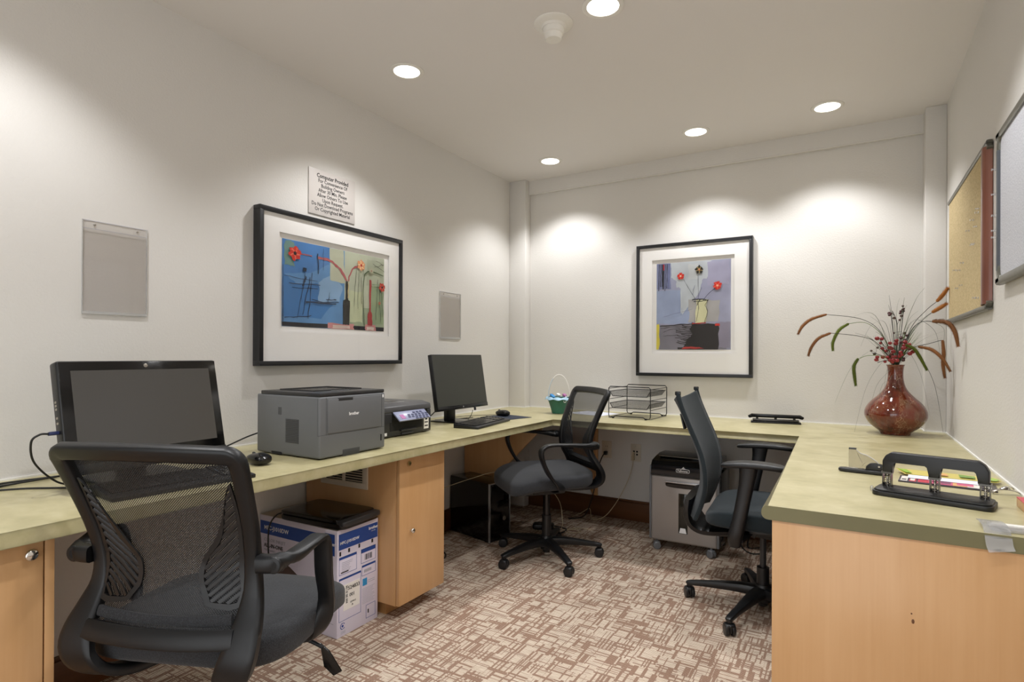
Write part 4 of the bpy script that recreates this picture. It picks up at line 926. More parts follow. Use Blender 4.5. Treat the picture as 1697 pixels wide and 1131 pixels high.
def foxtail(pts, head, r, m, label):
    """pts stem points incl. head start; head points; local to vase base"""
    o = thing('foxtail_stem', label, 'dried stem', (vx, vy, Z), group='dried foxtail stems in the vase')
    MB().tube(pts, [.0016, .0014, .001], m_stem if m is not m_foxg else m_stemg, n=6, smooth=8).build('stem', o)
    hp_ = [V(p_) for p_ in catmull([tuple(h) for h in head], 10)]; b = MB(); n_ = len(hp_)
    rad = [r*.80*(.35+.65*math.sin(PI*min(1, (i/(n_-1))*.92+.06))**.6) for i in range(n_)]
    b.tube(hp_, rad, m, n=10)
    for i in range(n_*45):
        f = random.random()*(n_-1.01); k = int(f); p_ = hp_[k].lerp(hp_[k+1], f-k); tg = (hp_[k+1]-hp_[k]).normalized(); a_ = tg.orthogonal().normalized(); a_.rotate(Matrix.Rotation(random.random()*2*PI, 3, tg))
        q0 = p_+a_*rad[k]*.8; q1 = q0+(a_*1.0+tg*.9)*r*random.uniform(.4, .95); sd_ = tg.cross(a_)*.0005
        b.add([q0-sd_, q0+sd_, q1], [(0, 1, 2)], m)
    b.build('seed_head', o)
N0 = V((-0.0080, -0.0047, 0.3488)); N1 = V((0.0106, 0.0063, 0.3488)); base_ = V((0, 0, .28))
foxtail([base_, N0, V((-0.0593, -0.0583, 0.5086)), V((-0.1467, -0.1333, 0.5840)), V((-0.3032, -0.2490, 0.6070))], [V((-0.3032, -0.2490, 0.6070)), V((-0.3679, -0.2931, 0.5826)), V((-0.4065, -0.3218, 0.5461)), V((-0.4247, -0.3325, 0.5069))], .0085, m_foxb, 'rust brown foxtail head reaching furthest left and highest on the left side')
foxtail([base_, N0, V((-0.0816, -0.1063, 0.4621)), V((-0.1602, -0.1760, 0.4979)), V((-0.2840, -0.2725, 0.5123))], [V((-0.2840, -0.2725, 0.5123)), V((-0.3350, -0.3143, 0.4851)), V((-0.3658, -0.3325, 0.4403)), V((-0.3786, -0.3401, 0.3986))], .0085, m_foxb, 'rust brown foxtail head hanging at the far left below the topmost left one')
foxtail([base_, N0, V((-0.0522, -0.0076, 0.4944)), V((-0.1269, -0.0402, 0.5695)), V((-0.2074, -0.0762, 0.5669))], [V((-0.2074, -0.0762, 0.5669)), V((-0.2505, -0.1017, 0.5325)), V((-0.2774, -0.1176, 0.4699)), V((-0.2774, -0.1176, 0.4261))], .0092, m_foxg, 'green foxtail head arching down on the upper left')
foxtail([base_, N0, V((-0.0559, -0.1028, 0.3954)), V((-0.1215, -0.1648, 0.4015)), V((-0.1604, -0.1994, 0.3866))], [V((-0.1655, -0.2025, 0.3866)), V((-0.1835, -0.2131, 0.3477)), V((-0.1810, -0.2116, 0.2968)), V((-0.1758, -0.2085, 0.2520))], .0095, m_foxg, 'green foxtail head hanging straight down left of the vase neck')
foxtail([base_, N1, V((0.0682, 0.0636, 0.5410)), V((0.1262, 0.0049, 0.6282)), V((0.1680, -0.0168, 0.6699))], [V((0.1680, -0.0168, 0.6699)), V((0.1909, -0.0265, 0.7007)), V((0.2096, -0.0503, 0.7327))], .011, m_foxo, 'orange foxtail head pointing up at the top right')
foxtail([base_, N1, V((0.0699, 0.0878, 0.5106)), V((0.1174, 0.0462, 0.5852)), V((0.1522, 0.0203, 0.6191))], [V((0.1522, 0.0203, 0.6191)), V((0.1809, 0.0140, 0.6387)), V((0.2102, -0.0035, 0.6601))], .011, m_foxo, 'pale orange foxtail head just below the top right one')
foxtail([base_, N1, V((0.0500, -0.0866, 0.5059)), V((0.0860, -0.1815, 0.5601)), V((0.1308, -0.2479, 0.5614))], [V((0.1308, -0.2479, 0.5614)), V((0.1719, -0.3398, 0.5504)), V((0.1943, -0.3847, 0.5082)), V((0.2047, -0.4017, 0.4420))], .011, m_foxb, 'rust brown foxtail head arching over to the right in front of the wall')
foxtail([base_, N1, V((0.0333, -0.0384, 0.4166)), V((0.0517, -0.0624, 0.4436))], [V((0.0310, -0.0746, 0.4556)), V((0.0705, -0.0745, 0.4374)), V((0.1013, -0.0563, 0.3867)), V((0.1269, -0.0411, 0.3300))], .0095, m_foxg, 'green foxtail head drooping right of the vase neck')
foxtail([base_, N1, V((0.0515, 0.0072, 0.4320)), V((0.0901, 0.0184, 0.4441))], [V((0.0960, -0.0013, 0.4469)), V((0.1451, -0.0536, 0.4313)), V((0.1842, -0.0886, 0.3873)), V((0.2123, -0.1068, 0.3272))], .0095, m_foxb, 'rust brown foxtail head drooping right, crossing the vertical one')
foxtail([base_, N1, V((0.0481, -0.0412, 0.4317)), V((0.1346, -0.0366, 0.4612)), V((0.1845, -0.0419, 0.4784))], [V((0.1896, -0.0389, 0.4784)), V((0.1933, -0.0483, 0.4164)), V((0.1908, -0.0498, 0.3576)), V((0.1970, -0.0578, 0.2934))], .010, m_foxb, 'rust brown foxtail head hanging vertically at the lower right')
# berry branches
def twig(pts, berries, label, m):
    o = thing('berry_branch', label, 'dried stem', (vx, vy, Z), group='berry branches in the vase')
    b = MB(); b.tube(pts, [.0016, .001], m_stem, n=6, smooth=6)
    P_ = [V(q) for q in catmull([tuple(p_) for p_ in pts], 8)]; bb = MB()
    for i in range(berries):
        q = P_[int((.45+.55*random.random())*(len(P_)-1))]; d_ = V((random.uniform(-1, 1), random.uniform(-.6, .6), random.uniform(-.2, 1))).normalized()*random.uniform(.012, .038)
        b.tube([q, q+d_*.6+V((0, 0, .002)), q+d_], .0007, m_stem, n=5); r_ = random.uniform(.005, .0078)*(1.45 if m is m_red else 1.1)
        bb.superell(*(q+d_), r_*2, r_*1.6, r_*1.8, m, 1, 1, nu=14, nv=9)
    b.build('stem', o); bb.build('berries', o)
twig([base_, V((0.0053, 0.0031, 0.3488)), V((0.0213, 0.0126, 0.4938)), V((0.0319, 0.0189, 0.6019)), V((0.0372, 0.0220, 0.6481))], 9, 'dark berry sprig standing highest in the middle of the bouquet', m_berry)
twig([base_, V((0.0000, 0.0000, 0.3488)), V((0.0053, 0.0031, 0.4630)), V((0.0053, 0.0031, 0.5710)), V((-0.0159, -0.0094, 0.6327))], 9, 'dark berry sprig left of the highest one', m_berry)
twig([base_, V((0.0106, 0.0063, 0.3488)), V((0.0349, -0.0142, 0.4319)), V((0.0594, -0.0229, 0.5167))], 7, 'dark berry sprig leaning right in the bouquet middle', m_berry)
twig([base_, V((-0.0053, -0.0031, 0.3488)), V((-0.0351, -0.0905, 0.4166)), V((-0.0698, -0.1342, 0.4766))], 10, 'red berry cluster leaning left above the vase neck', m_red)
twig([base_, V((-0.0013, -0.0240, 0.3492)), V((0.0006, -0.0810, 0.3864)), V((0.0155, -0.0838, 0.4616))], 12, 'red berry cluster in the middle above the vase neck', m_red)
twig([base_, V((0.0066, -0.0193, 0.3492)), V((0.0333, -0.0384, 0.4014)), V((0.0699, -0.0168, 0.4469))], 8, 'red berry cluster leaning right above the vase neck', m_red)
twig([base_, V((-0.0092, -0.0287, 0.3492)), V((-0.0398, -0.0816, 0.3771)), V((-0.0820, -0.1182, 0.3652))], 7, 'low red berry cluster just left of the vase lip', m_red)
twig([base_, V((-0.0080, -0.0047, 0.3488)), V((-0.0478, -0.0283, 0.3951)), V((-0.1057, -0.0393, 0.4167))], 6, 'grey seed pods on a thin twig left of the vase neck', m_seedb)
# thin grass
b = MB()
ends = [(-108, 52, 150), (-80, 6, 130), (-52, 20, 110), (-45, 38, 100), (-12, 45, 128), (-70, 145, 190), (-100, 150, 205), (-60, 168, 185), (-40, 195, 150), (-20, 205, 160), (-8, 215, 160), (0, 225, 150), (18, 228, 190), (28, 240, 190), (-2, 232, 180), (45, 190, 150), (60, 200, 150), (75, 205, 160), (98, 210, 170), (105, 140, 190), (103, 128, 195), (73, 5, 150), (60, 30, 148), (50, 165, 140), (-30, 170, 130), (22, 215, 160), (40, 205, 150), (-50, 150, 150), (66, 170, 150), (86, 160, 160)]
for ex, ez, peak in ends:
    dp = random.uniform(-.10, .06); mx_ = ex*.55
    if ez < peak-20: pts = [base_, P3(ex*.03, 113), P3(ex*.3, peak-8, dp*.4), P3(ex*.72, (peak+ez)/2+12, dp*.8), P3(ex, ez, dp)]
    else: pts = [base_, P3(ex*.03, 113), P3(ex*.28, 113+(ez-113)*.5, dp*.4), P3(ex*.62, 113+(ez-113)*.85, dp*.8), P3(ex, ez, dp)]
    q = [V(p_) for p_ in catmull([tuple(p_) for p_ in pts], 7)]; wd = random.choice((.0014, .002, .003)); n_ = len(q)
    b.sweep(q, [wd*2*(1-.85*i/(n_-1)) for i in range(n_)], .0005, random.choice((m_blade, m_stem, m_blade)), side=(.7, -.5, .3), n=4)
for i in range(70):
    a_ = random.uniform(-.75, .75); L_ = random.uniform(25, 75); dp = random.uniform(-.06, .05)
    b.sweep([P3(random.uniform(-4, 4), 108), P3(math.sin(a_)*L_*.5, 113+math.cos(a_)*L_*.5, dp*.5), P3(math.sin(a_)*L_*1.05, 113+math.cos(a_)*L_*.95, dp)], [.0025, .002, .0004], .0006, random.choice((m_stemg, m_blade, m_stem)), side=(.7, -.5, .3), n=4)
b.build('grass_tuft', loc=(vx, vy, Z), label='thin grey green grass blades fanning out of the vase', cat='dried grass', kind='stuff')

# ================================================================ right counter
ha = math.atan2(-.066, .25)
t = thing('hole_punch', 'large black three hole punch with arched handle on the near right counter', 'hole punch', (2.452, -1.888, Z), rz=ha)
b = MB(); n_ = []
for sx, sy in ((-1, -1), (1, -1), (1, 1), (-1, 1)):
    for k in range(5):
        a_ = math.atan2(sy, sx)+(-PI/4+k*PI/8); n_.append((sx*(.137-.02)+.02*math.cos(a_), sy*(.052-.02)+.02*math.sin(a_), 0))
b.poly(n_, m_blk, (0, 0, .013), bev=.002).build('base', t)
b = MB(); b.poly([(x*.97, y*.93, .013) for x, y, z in n_], m_blk, (0, 0, .005), bev=.002).build('base_cover', t)
for x in (-.112, .002, .112):
    b = MB()
    for s_ in (-1, 1): b.box(x+s_*.010-.001, x+s_*.010+.001, .014, .037, .018, .060, m_gun)
    b.box(x-.011, x+.011, .036, .037, .018, .024, m_gun).box(x-.013, x+.013, .010, .038, .054, .060, m_gun)
    b.build('punch_bracket', t)
    b = MB(); b.cyl((x, .024, .018), (x, .024, .075), .0028, m_chrome, n=12)
    b.tube([(x+.0062*math.cos(k*.7), .024+.0062*math.sin(k*.7), .019+k*.00066) for k in range(56)], .0011, m_steel, n=6); b.build('punch_spring', t)
b = MB(); hw, zt, th = .122, .118, .026
op = [(-hw, .056), (-hw, .092), (-hw+.008, .108), (-hw+.022, zt), (hw-.022, zt), (hw-.008, .108), (hw, .092), (hw, .056), (hw-.025, .056), (hw-.025, .086), (hw-.031, .092), (.022, .092), (.015, .086), (.015, .056), (-.011, .056), (-.011, .086), (-.018, .092), (-hw+.031, .092), (-hw+.025, .086), (-hw+.025, .056)]
b.poly([(x, .010, z) for x, z in op], m_blk, (0, .026, 0), bev=.0035, seg=3); b.build('handle', t, ang=.7)
MB().box(-.10, -.05, -.012, .006, .0181, .0186, m_dgry).build('label', t)
MB().superell(-.146, .0, .008, .008, .012, .016, m_clear, .6, .6, nu=16, nv=8).build('guide_tab', t)
# stapler
t = thing('stapler', 'small black stapler with raised clear plastic arm left of the big hole punch', 'stapler', (2.295, -1.562, Z), rz=math.radians(-7))
b = MB(); b.superell(.0, 0, .007, .15, .036, .014, m_blk, .4, .4); b.build('base', t)
MB().box(-.05, -.015, -.006, .006, .013, .016, m_steel, bev=.001).build('anvil', t)
b = MB(); b.poly([(.005, 0, .012), (.008, 0, .026), (.018, 0, .036), (.035, 0, .038), (.055, 0, .034), (.07, 0, .024), (.072, 0, .012)], m_blk, (0, .020, 0), M=T(0, -.010, 0), bev=.002).build('hinge_cover', t)
MB().cyl((.045, -.0105, .028), (.045, -.0125, .028), .003, m_steel, n=14).build('hinge_pin', t)
m_cl2 = glassmat('smoky_clear_plastic', (.8, .78, .72), .12, .05, .12, 'c8c0ac')
b = MB(); b.poly([(-.044, 0, .017), (-.044, 0, .078), (-.022, 0, .078), (-.012, 0, .066), (.012, 0, .058), (.036, 0, .042), (.046, 0, .030), (.01, 0, .02), (-.01, 0, .014)], m_cl2, (0, .010, 0), M=T(0, -.005, 0)); b.build('clear_arm', t, smooth=False)
b = MB(); b.sweep([(-.022, 0, .078), (-.010, 0, .067), (.012, 0, .060), (.036, 0, .044), (.05, 0, .028)], .012, .0015, m_acredge, side=(0, 1, 0), smooth=3); b.build('arm_rim', t)
MB().box(-.044, -.022, -.007, .007, .078, .083, m_dgry, bev=.001).build('staple_cap', t)
b = MB(); b.tube([(-.02, -.003, .07), (-.012, -.003, .05), (-.004, -.003, .035)], .0008, m_steel).tube([(.004, -.003, .036), (-.004, -.003, .025)], .0006, m_steel); b.build('spring', t)
# magazines
m_mag = [plain('mag_'+c, c, .3) for c in ('3f3a44', 'c8324a', 'd95a86', '8a4a6a', 'e8b070', 'efe9e0', '9fc24a', 'd8c86a', '77a040', '3a5a80')]
t = thing('magazine', 'pink and red magazine with dark border lying behind the big hole punch', 'magazine', (2.51, -1.62, Z), rz=math.radians(-7))
MB().box(-.118, .125, -.052, .052, 0, .004, m_mag[0], bev=.0008).build('pages', t)
b = MB(); z = .0042
for x0, x1, y0, y1, k in ((-.113, -.095, -.045, .04, 5), (-.110, -.098, -.03, -.01, 0), (-.09, -.072, -.045, .04, 1), (-.088, -.076, -.03, .03, 5), (-.068, .0, -.045, .045, 1), (-.04, .02, -.045, .045, 2), (-.01, .015, -.03, .03, 3), (.02, .055, -.045, .045, 4), (.055, .085, -.045, .045, 5), (.03, .07, -.03, .03, 2)):
    z += .00008; b.quad((x0, y0, z), (x1, y0, z), (x1, y1, z), (x0, y1, z), m_mag[k])
b.quad((.1, -.03, z), (.112, -.03, z), (.112, .0, z), (.1, .0, z), m_mag[5]); b.build('cover_print', t, smooth=False)
MB().box(-.10, .10, -.030, .030, 0, .0012, m_paper).build('paper_sheet', loc=(2.518, -1.585, Z+.0056), rz=math.radians(-6), smooth=False, label='folded white sheet between the pink magazine and the green leaflet', cat='paper')
t = thing('leaflet', 'green and yellow leaflet with pointed ends lying behind the pink magazine', 'leaflet', (2.528, -1.525, Z+.0075), rz=math.radians(-3))
b = MB(); b.poly([(-.14, .045, .004), (-.115, -.03, 0), (.12, -.035, 0), (.135, .0, .0), (.125, .042, .002), (-.08, .05, .002)], m_mag[7], (0, 0, .001)); b.build('sheet', t)
b = MB(); z = .0052
for pts, k in (([(-.135, .042), (-.112, -.025), (-.095, -.025), (-.11, .04)], 6), ([(.10, -.03), (.118, -.032), (.132, 0), (.11, .03)], 6), ([(-.05, -.02), (.0, -.02), (.0, .02), (-.04, .03)], 4), ([(.03, -.02), (.07, -.02), (.07, .02), (.03, .03)], 8)):
    b = MB(); b.add([(x, y, z) for x, y in pts], [(0, 1, 2, 3)], m_mag[k]); b.build('leaflet_print', t, smooth=False)
# staple remover
t = thing('staple_remover', 'small curved chrome staple remover near the wall on the right counter', 'staple remover', (2.642, -1.70, Z), rz=math.radians(20))
MB().sweep([(-.034, 0, .003), (-.028, 0, .010), (-.01, 0, .014), (.012, 0, .013), (.03, 0, .008), (.036, 0, .004)], [.012, .014, .012, .012, .014, .01], .003, m_steel, side=(0, 1, 0), smooth=4).build('lower_jaw', t)
MB().sweep([(-.012, 0, .016), (.0, 0, .022), (.014, 0, .022), (.02, 0, .016)], .012, .0025, m_chrome, side=(0, 1, 0), smooth=4).build('upper_jaw', t)
MB().cyl((.004, -.009, .017), (.004, .009, .017), .004, m_steel, n=14).build('hinge', t)
# sticky note block at the edge of the picture
t = thing('note_block', 'pale wooden block with red top at the right edge of the near counter', 'note block', (2.660, -1.90, Z), rz=math.radians(0))
MB().box(-.022, .022, -.05, .05, 0, .022, m_maple, bev=.001).build('block', t); MB().box(-.022, .022, -.05, .05, .022, .025, m_mag[1]).build('cover', t)
# clear label holder clipped to the counter end
t = thing('label_holder', 'clear plastic strip holder curling over the near end of the right counter', 'label holder', (2.60, -2.13, Z))
b = MB(); b.box(-.066, .07, -.036, .022, .0, .006, m_clear, bev=.001); b.box(-.066, .07, -.038, -.035, .002, .016, m_clear); b.build('rail', t)
MB().sweep([(-.066, .0, .008), (.07, .0, .008)], .03, .003, m_stick, side=(0, 1, 0), n=6).build('paper_insert', t)
MB().sweep([(-.060, .03, .009), (-.060, -.01, .013), (-.059, -.045, .010), (-.058, -.066, -.008), (-.057, -.072, -.022), (-.054, -.080, -.034)], .050, .0016, m_clear, side=(1, 0, 0), n=6, e=.3, smooth=5).build('curled_flap', t, ang=1)

# ================================================================ chairs
def star_base(parent, a0, R, m, zt=.075, wd=(.055, .034), oy=0):
    MO = T(0, oy, 0); b = MB(); b.lathe([(.026, .045), (.034, .05), (.038, .075), (.036, .115), (.030, .125), (.0005, .125)], m, 28, MO); b.lathe([(.0005, .030), (.02, .030), (.022, .05), (.0005, .051)], m, 24, MO)
    b.build('base_hub', parent)
    for k in range(5):
        a_ = a0+k*2*PI/5; c, s_ = math.cos(a_), math.sin(a_)
        pt = lambda r_, z: (c*r_, s_*r_+oy, z)
        b = MB(); b.sweep([pt(.02, .090), pt(.10, .092), pt(R*.75, .078), pt(R-.012, .068), pt(R, .064)], [wd[0], wd[0]*.9, wd[1]*1.1, wd[1], wd[1]*.8], [.05, .042, .028, .022, .018], m, side=(-s_, c, 0), n=12, e=.55, smooth=3)
        b.cyl(pt(R-.010, .052), pt(R-.010, .072), .013, m, n=16, bev=.002); b.build('base_leg', parent, ang=.7)
        caster(parent, c*(R-.010), s_*(R-.010)+oy, a_+PI/2+(.5, -.8, 1.3, .2, -1.1)[k], m_blk)
def mesh_chair(name, label, loc_, face, dz, base_rot, off=0, adz=0, ak=1):
    """local: +Y faces forward, X right"""
    t = thing(name, label, 'office chair', loc_, face-PI/2, 'black mesh back task chairs')
    star_base(t, base_rot-(face-PI/2), .31, m_base, oy=-off)
    MB().cyl((0, -off, .11), (0, -off, .24), .026, m_blk, n=28).cyl((0, -off, .24), (0, -off, .37), .020, m_blks, n=24).build('gas_lift', t)
    b = MB().box(-.07, .07, -.12, .10, .362+dz, .405+dz, m_blk, bev=.01); b.box(-.17, .17, -.05, -.02, .395+dz, .41+dz, m_blk).box(-.17, .17, .06, .09, .395+dz, .41+dz, m_blk); b.build('seat_mechanism', t)
    b = MB(); b.tube([(.05, .03, .385+dz), (.16, .03, .378+dz), (.235, .028, .355+dz)], .005, m_blk, smooth=4); b.build('lever', t)
    b = MB(); b.poly([(.225, .028, .365+dz), (.25, .030, .345+dz), (.285, .034, .29+dz), (.262, .034, .276+dz), (.235, .032, .30+dz)], m_blks, (0, .006, 0), bev=.002); b.build('lever_paddle', t)
    def fn(x, y, z):
        f = max(0, (y-.07)/.17); z2 = z+.010*(1-(x/.25)**2)*(1 if z > 0 else 0)-.045*f*f+.012*max(0, (-y-.1)/.15)**2
        return x*(1+.02*math.cos(y*8)-.05*max(0, -y-.1)/.15), y, z2
    MB().superell(0, -.022, .460+dz, .50, .475, .088, m_fab1, .42, .38, fn, nu=64, nv=28).build('seat', t, ang=2)
    # rear frame: profile of (z, y, outer half width, inner half width)
    prof_ = [(.945, -.350, .233, .195), (.90, -.325, .229, .193), (.82, -.288, .220, .187), (.74, -.255, .213, .180), (.67, -.238, .208, .174), (.61, -.240, .214, .172), (.565, -.262, .227, .170), (.525, -.288, .237, .166), (.49, -.302, .238, .158), (.455, -.300, .222, .145), (.425, -.275, .190, .125), (.408, -.23, .155, .10), (.402, -.16, .125, .08), (.402, -.07, .085, .045)]
    pf = catmull(prof_, 4)
    def S(z):
        for a, c in zip(prof_[:9], prof_[1:9]):
            if c[0] <= z <= a[0]: f = (a[0]-z)/(a[0]-c[0]); return [a[i]+(c[i]-a[i])*f for i in range(1, 4)]
        return list(prof_[0][1:]) if z > .9 else list(prof_[8][1:])
    wrap = lambda x: .022*(x/.24)**2
    b = MB(); P_ = []; Wd = []; Sd = []
    for q in reversed([q for q in pf if not (q[0] > .9 and q[1] < -.3 and q[2] > .2 and q[0] > .903)]):
        c_ = (q[2]+q[3])/2; P_.append((-c_, q[1]+wrap(c_), q[0]+dz)); Wd.append(q[2]-q[3]); Sd.append((1, 0, 0))
    for k in range(1, 7):
        th = k/6*PI/2; x = -.212+.020-.020*math.cos(th); z = .908+.021*math.sin(th)
        P_.append((x, S(z)[0]+wrap(x), z+dz)); Wd.append(.038); Sd.append((math.cos(th), .42*math.sin(th), -.9*math.sin(th)))
    n_ = len(P_); top_ = [(x, S(.929)[0]+wrap(x), .929+dz+.004*(1-(x/.2)**2)) for x in [-.16+.04*k for k in range(9)]]
    P_ = P_+top_+[(-x, y, z) for x, y, z in reversed(P_)]; Sd = Sd+[(0, .42, -.9)]*9+[(-a, b__, c) for a, b__, c in reversed(Sd)]; Wd = Wd+[.037]*9+Wd[::-1]
    b.sweep(P_, Wd, .026, m_base, side=Sd, n=12, e=.4)
    zz = .922
    def bar(z, hgt, thk, wide, bow=0):
        y_, o_, i_ = S(z); pts = []
        for k in range(13):
            x = -wide+2*wide*k/12; pts.append((x, y_+wrap(x), z+dz+bow*(1-(x/wide)**2)))
        b.sweep(pts, hgt, thk, m_base, side=(0, -.45 if z > .8 else .4, .9), n=10, e=.4)
    bar(.520, .044, .024, .180, -.006)
    b.build('back_frame', t, ang=.8)
    bm = bmesh.new(); uvl = bm.loops.layers.uv.new('UVMap'); g = []; zs = [.53+(.915-.53)*k/24 for k in range(25)]
    acc = 0; py = None; us = []
    for k, z in enumerate(zs):
        y_, o_, i_ = S(z); acc += 0 if py is None else math.hypot(y_-py[0], z-py[1]); py = (y_, z); row = []
        for j in range(17):
            x = (-1+2*j/16)*(i_+.012); row.append((bm.verts.new((x, y_+wrap(x)+.012-.012*(1-(x/i_)**2), z+dz)), (x, acc)))
        g.append(row)
    for k in range(24):
        for j in range(16):
            q = [g[k][j], g[k][j+1], g[k+1][j+1], g[k+1][j]]; f = bm.faces.new([a[0] for a in q])
            for lp, a in zip(f.loops, q): lp[uvl].uv = a[1]
    me = bpy.data.meshes.new('mesh_back'); bm.to_mesh(me); bm.free(); me.materials.append(m_net1); me.shade_smooth(); o = bpy.data.objects.new('mesh_back', me); COL.objects.link(o); o.parent = t
    b = MB(); y_, o_, i_ = S(.545); b.sweep([(x, y_+wrap(x)+.004, .556+dz-.010*(1-(x/.17)**2)) for x in [-.165+.033*k for k in range(11)]], .024, .012, m_fab1, side=(0, .2, 1)); b.build('mesh_hem', t)
    # slotted lumbar panels
    outl = [(.192, .855), (.176, .83), (.150, .76), (.120, .70), (.088, .655), (.074, .62), (.076, .58), (.092, .55), (.108, .535), (.182, .535), (.182, .62), (.186, .70), (.192, .78)]
    outl = [(x_*.96, .578+(z_-.535)*(.865-.578)/.32) for x_, z_ in outl]; oc = catmull(outl+[outl[0]], 3)[:-1]
    cx_ = .145; cz_ = .67
    def inset(p_, d_):
        v_ = V((cx_-p_[0], (cz_-p_[1])*.35)); v_.normalize(); return (p_[0]+v_[0]*d_, p_[1]+v_[1]*d_)
    inn = [inset(p_, .012) for p_ in oc]
    def on(p_, sx, off): y_, o_, i_ = S(p_[1]); x = p_[0]; return (sx*x, y_+wrap(x)+off, p_[1]+dz)
    for sx in (-1, 1):
        b = MB(); n_ = len(oc)
        for lay in (0,):
            vs_ = [on(p_, sx, -.006) for p_ in oc]+[on(p_, sx, -.006) for p_ in inn]+[on(p_, sx, -.001) for p_ in oc]+[on(p_, sx, -.001) for p_ in inn]
            fs = []
            for i in range(n_):
                j = (i+1) % n_; fs += [(i, j, n_+j, n_+i), (2*n_+i, 2*n_+j, 3*n_+j, 3*n_+i), (i, j, 2*n_+j, 2*n_+i), (n_+i, n_+j, 3*n_+j, 3*n_+i)]
            b.add(vs_, fs, m_blk)
        ang_ = math.radians(40); dx, dz_ = math.cos(ang_), math.sin(ang_); nx_, nz_ = -dz_, dx
        c_ = -.10
        offs = [p_[0]*nx_+p_[1]*nz_ for p_ in inn]; v0, v1 = min(offs), max(offs); q = v0+.012
        while q < v1-.004:
            hit_ = []
            for i in range(n_):
                a, c = inn[i], inn[(i+1) % n_]; fa = a[0]*nx_+a[1]*nz_-q; fc = c[0]*nx_+c[1]*nz_-q
                if fa*fc < 0: f = fa/(fa-fc); P_ = (a[0]+(c[0]-a[0])*f, a[1]+(c[1]-a[1])*f); hit_.append((P_[0]*dx+P_[1]*dz_, P_))
            if len(hit_) >= 2:
                hit_.sort(); p0, p1 = hit_[0][1], hit_[-1][1]; L = []
                for k in range(4):
                    f = k/3; L.append(on((p0[0]+(p1[0]-p0[0])*f, p0[1]+(p1[1]-p0[1])*f), sx, -.0035))
                b.sweep(L, .0088, .005, m_blk, side=(sx*nx_, 0, nz_), n=6, e=.5)
            q += .0135
        b.build('lumbar_panel', t, ang=.8)
    for sx in (-1, 1):
        pts = [(.210, -.235, .672), (.250, -.228, .674), (.272, -.17, .680), (.282, -.10, .690), (.284, -.03, .694), (.283, .005, .684), (.282, .020, .655), (.280, .014, .59), (.274, .004, .51), (.262, -.03, .445), (.235, -.035, .415), (.16, -.035, .402)]
        sides = [(0, 0, 1), (.3, 0, 1), (1, 0, .0), (1, 0, 0), (1, 0, 0), (1, 0, 0), (1, 0, 0), (1, 0, 0), (1, 0, 0), (.6, 1, 0), (0, 1, 0), (0, 1, 0)]
        wds = [.040, .040, .038, .042, .044, .044, .046, .046, .044, .044, .044, .044]; hs = [.036, .034, .026, .018, .016, .018, .020, .018, .016, .014, .014, .012]
        b = MB(); b.sweep([(sx*x, -.23+(y+.23)*(1+(ak-1)*min(1, max(0, (z-.42)/.2))), z+dz+adz*min(1, max(0, (z-.45)/.15))) for x, y, z in pts], wds, hs, m_base, side=[(sx*a, b_, c) for a, b_, c in sides], n=12, e=.55, smooth=4)
        b.cyl((sx*.250, -.205, .673+adz+dz), (sx*.250, -.246, .673+adz+dz), .019, m_base, n=20, bev=.003); b.build('armrest', t, ang=.8)
        MB().cyl((sx*.250, -.2464, .673+adz+dz), (sx*.250, -.244, .673+adz+dz), .010, m_dark, n=16).build('socket_hole', t)
    return t
mesh_chair('office_chair', 'black mesh back office chair nearest the camera at the left counter', (.833, -2.898, 0), math.radians(112.5), 0, math.radians(20), ak=.64)
mesh_chair('office_chair', 'black mesh back office chair in the far left corner facing the left wall', (.742, -.991, 0), math.radians(229), .005, math.radians(-112), off=.05, adz=-.022, ak=1.3)

# teal sling chair
t = thing('task_chair', 'dark teal fabric swivel chair with T shaped arms tucked under the right counter', 'office chair', (1.92, -1.07, 0), math.radians(3)-PI/2)
star_base(t, math.radians(182)-(math.radians(3)-PI/2)+.0, .33, m_blk, wd=(.06, .03))
MB().cyl((0, 0, .12), (0, 0, .20), .026, m_blk, n=28).cyl((0, 0, .20), (0, 0, .345), .0135, m_dgry, n=24).build('gas_lift', t)
b = MB(); b.poly([(-.05, .12, .36), (-.05, .12, .41), (-.05, -.16, .41), (-.05, -.17, .38), (-.05, -.08, .345), (-.05, .05, .335)], m_blk, (.10, 0, 0), bev=.004); b.box(-.2, .2, -.04, .06, .395, .41, m_blk, bev=.003); b.build('seat_mechanism', t)
for sx in (-1, 1):
    MB().sweep([(sx*.10, -.06, .385), (sx*.10, -.13, .40), (sx*.12, -.02, .37)], .03, .006, m_metalb, side=(0, 0, 1)).build('side_plate', t)
def fn(x, y, z): f = max(0, (y-.1)/.15); return x, y, z-.02*f*f+(.012*(abs(x)/.24)**3 if z > 0 else 0)-(.02*max(0, (-y-.12)/.13)**2 if z > 0 else 0)
MB().superell(0, .02, .445, .49, .49, .080, m_fab3, .40, .32, fn, nu=64, nv=28).build('seat', t, ang=2)
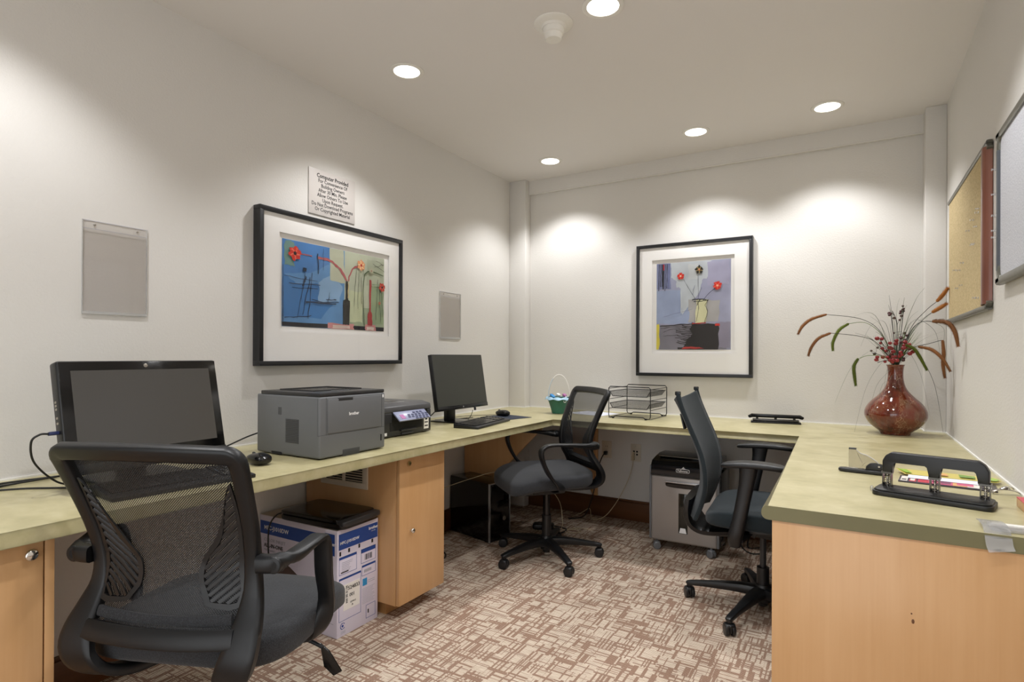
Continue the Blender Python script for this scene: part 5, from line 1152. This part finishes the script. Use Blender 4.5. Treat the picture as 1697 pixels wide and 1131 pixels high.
# back sling
pr = [(.965, -.355), (.92, -.338), (.85, -.310), (.77, -.275), (.70, -.250), (.63, -.238), (.56, -.240), (.50, -.255), (.455, -.272), (.42, -.288)]
pq = catmull(pr, 4); b = MB(); vs_ = []; fs = []; nx = 20; no = []
for k, (z, y) in enumerate(pq):
    hw_ = .222 if z > .6 else .222-.09*(.6-z)/.145*.4
    for j in range(nx+1):
        u = -1+2*j/nx; zz_ = z-(.030*(1-u*u) if k == 0 else .030*(1-u*u)*max(0, 1-k/6))
        vs_.append((u*hw_, y+.045*u*u-.02, zz_))
for k in range(len(pq)-1):
    for j in range(nx): a = k*(nx+1)+j; fs.append((a, a+1, a+nx+2, a+nx+1))
b.add(vs_, fs, m_fab3); b.build('back_sling', t, solid=.016, offset=0, ang=1.2)
for sx in (-1, 1):
    b = MB(); pts = [(sx*(.224 if z > .6 else .224-.09*(.6-z)/.145*.4), y+.024, z) for z, y in pr]; pts[0] = (pts[0][0], pts[0][1], .978)
    b.sweep(pts, .018, .020, m_fab3, side=(1, 0, 0), smooth=3); b.box(sx*.224-.008, sx*.224+.008, -.342, -.318, .968, .985, m_blks, bev=.003); b.build('back_post', t)
b = MB(); b.sweep([(0, -.30, .50), (0, -.305, .44), (0, -.298, .385), (0, -.262, .352), (0, -.20, .345), (0, -.08, .352)], [.34, .33, .28, .24, .20, .12], .034, m_blk, side=(1, 0, 0), smooth=4, n=14, e=.5); b.build('back_bracket', t, ang=.8)
b = MB(); b.sweep([(0, -.352, .87), (0, -.335, .80)], .12, .012, m_blk, side=(1, 0, 0)); b.build('back_grip', t)
for sx in (-1, 1):
    X = sx*.287
    b = MB(); b.superell(X, -.01, .702, .085, .265, .026, m_blk, .55, .55, lambda x, y, z: (x*(1-.1*(y/.13)**2), y, z-.012*(y/.13)**2+.0), nu=40, nv=16); b.build('arm_pad', t, ang=2)
    b = MB(); b.sweep([(X, -.035, .695), (X, -.04, .64), (X, -.055, .55), (X, -.07, .47), (X, -.085, .40), (X*.97, -.088, .362)], [.075, .062, .056, .056, .058, .045], [.040, .036, .036, .042, .044, .036], m_blk, side=(0, 1, 0), smooth=4, n=14, e=.65); b.build('arm_post', t, ang=.8)
    b = MB(); b.sweep([(X, -.08, .385), (X*.7, -.06, .388), (X*.3, -.04, .39)], .05, .02, m_blk, side=(0, 1, 0)); b.build('arm_bracket', t)
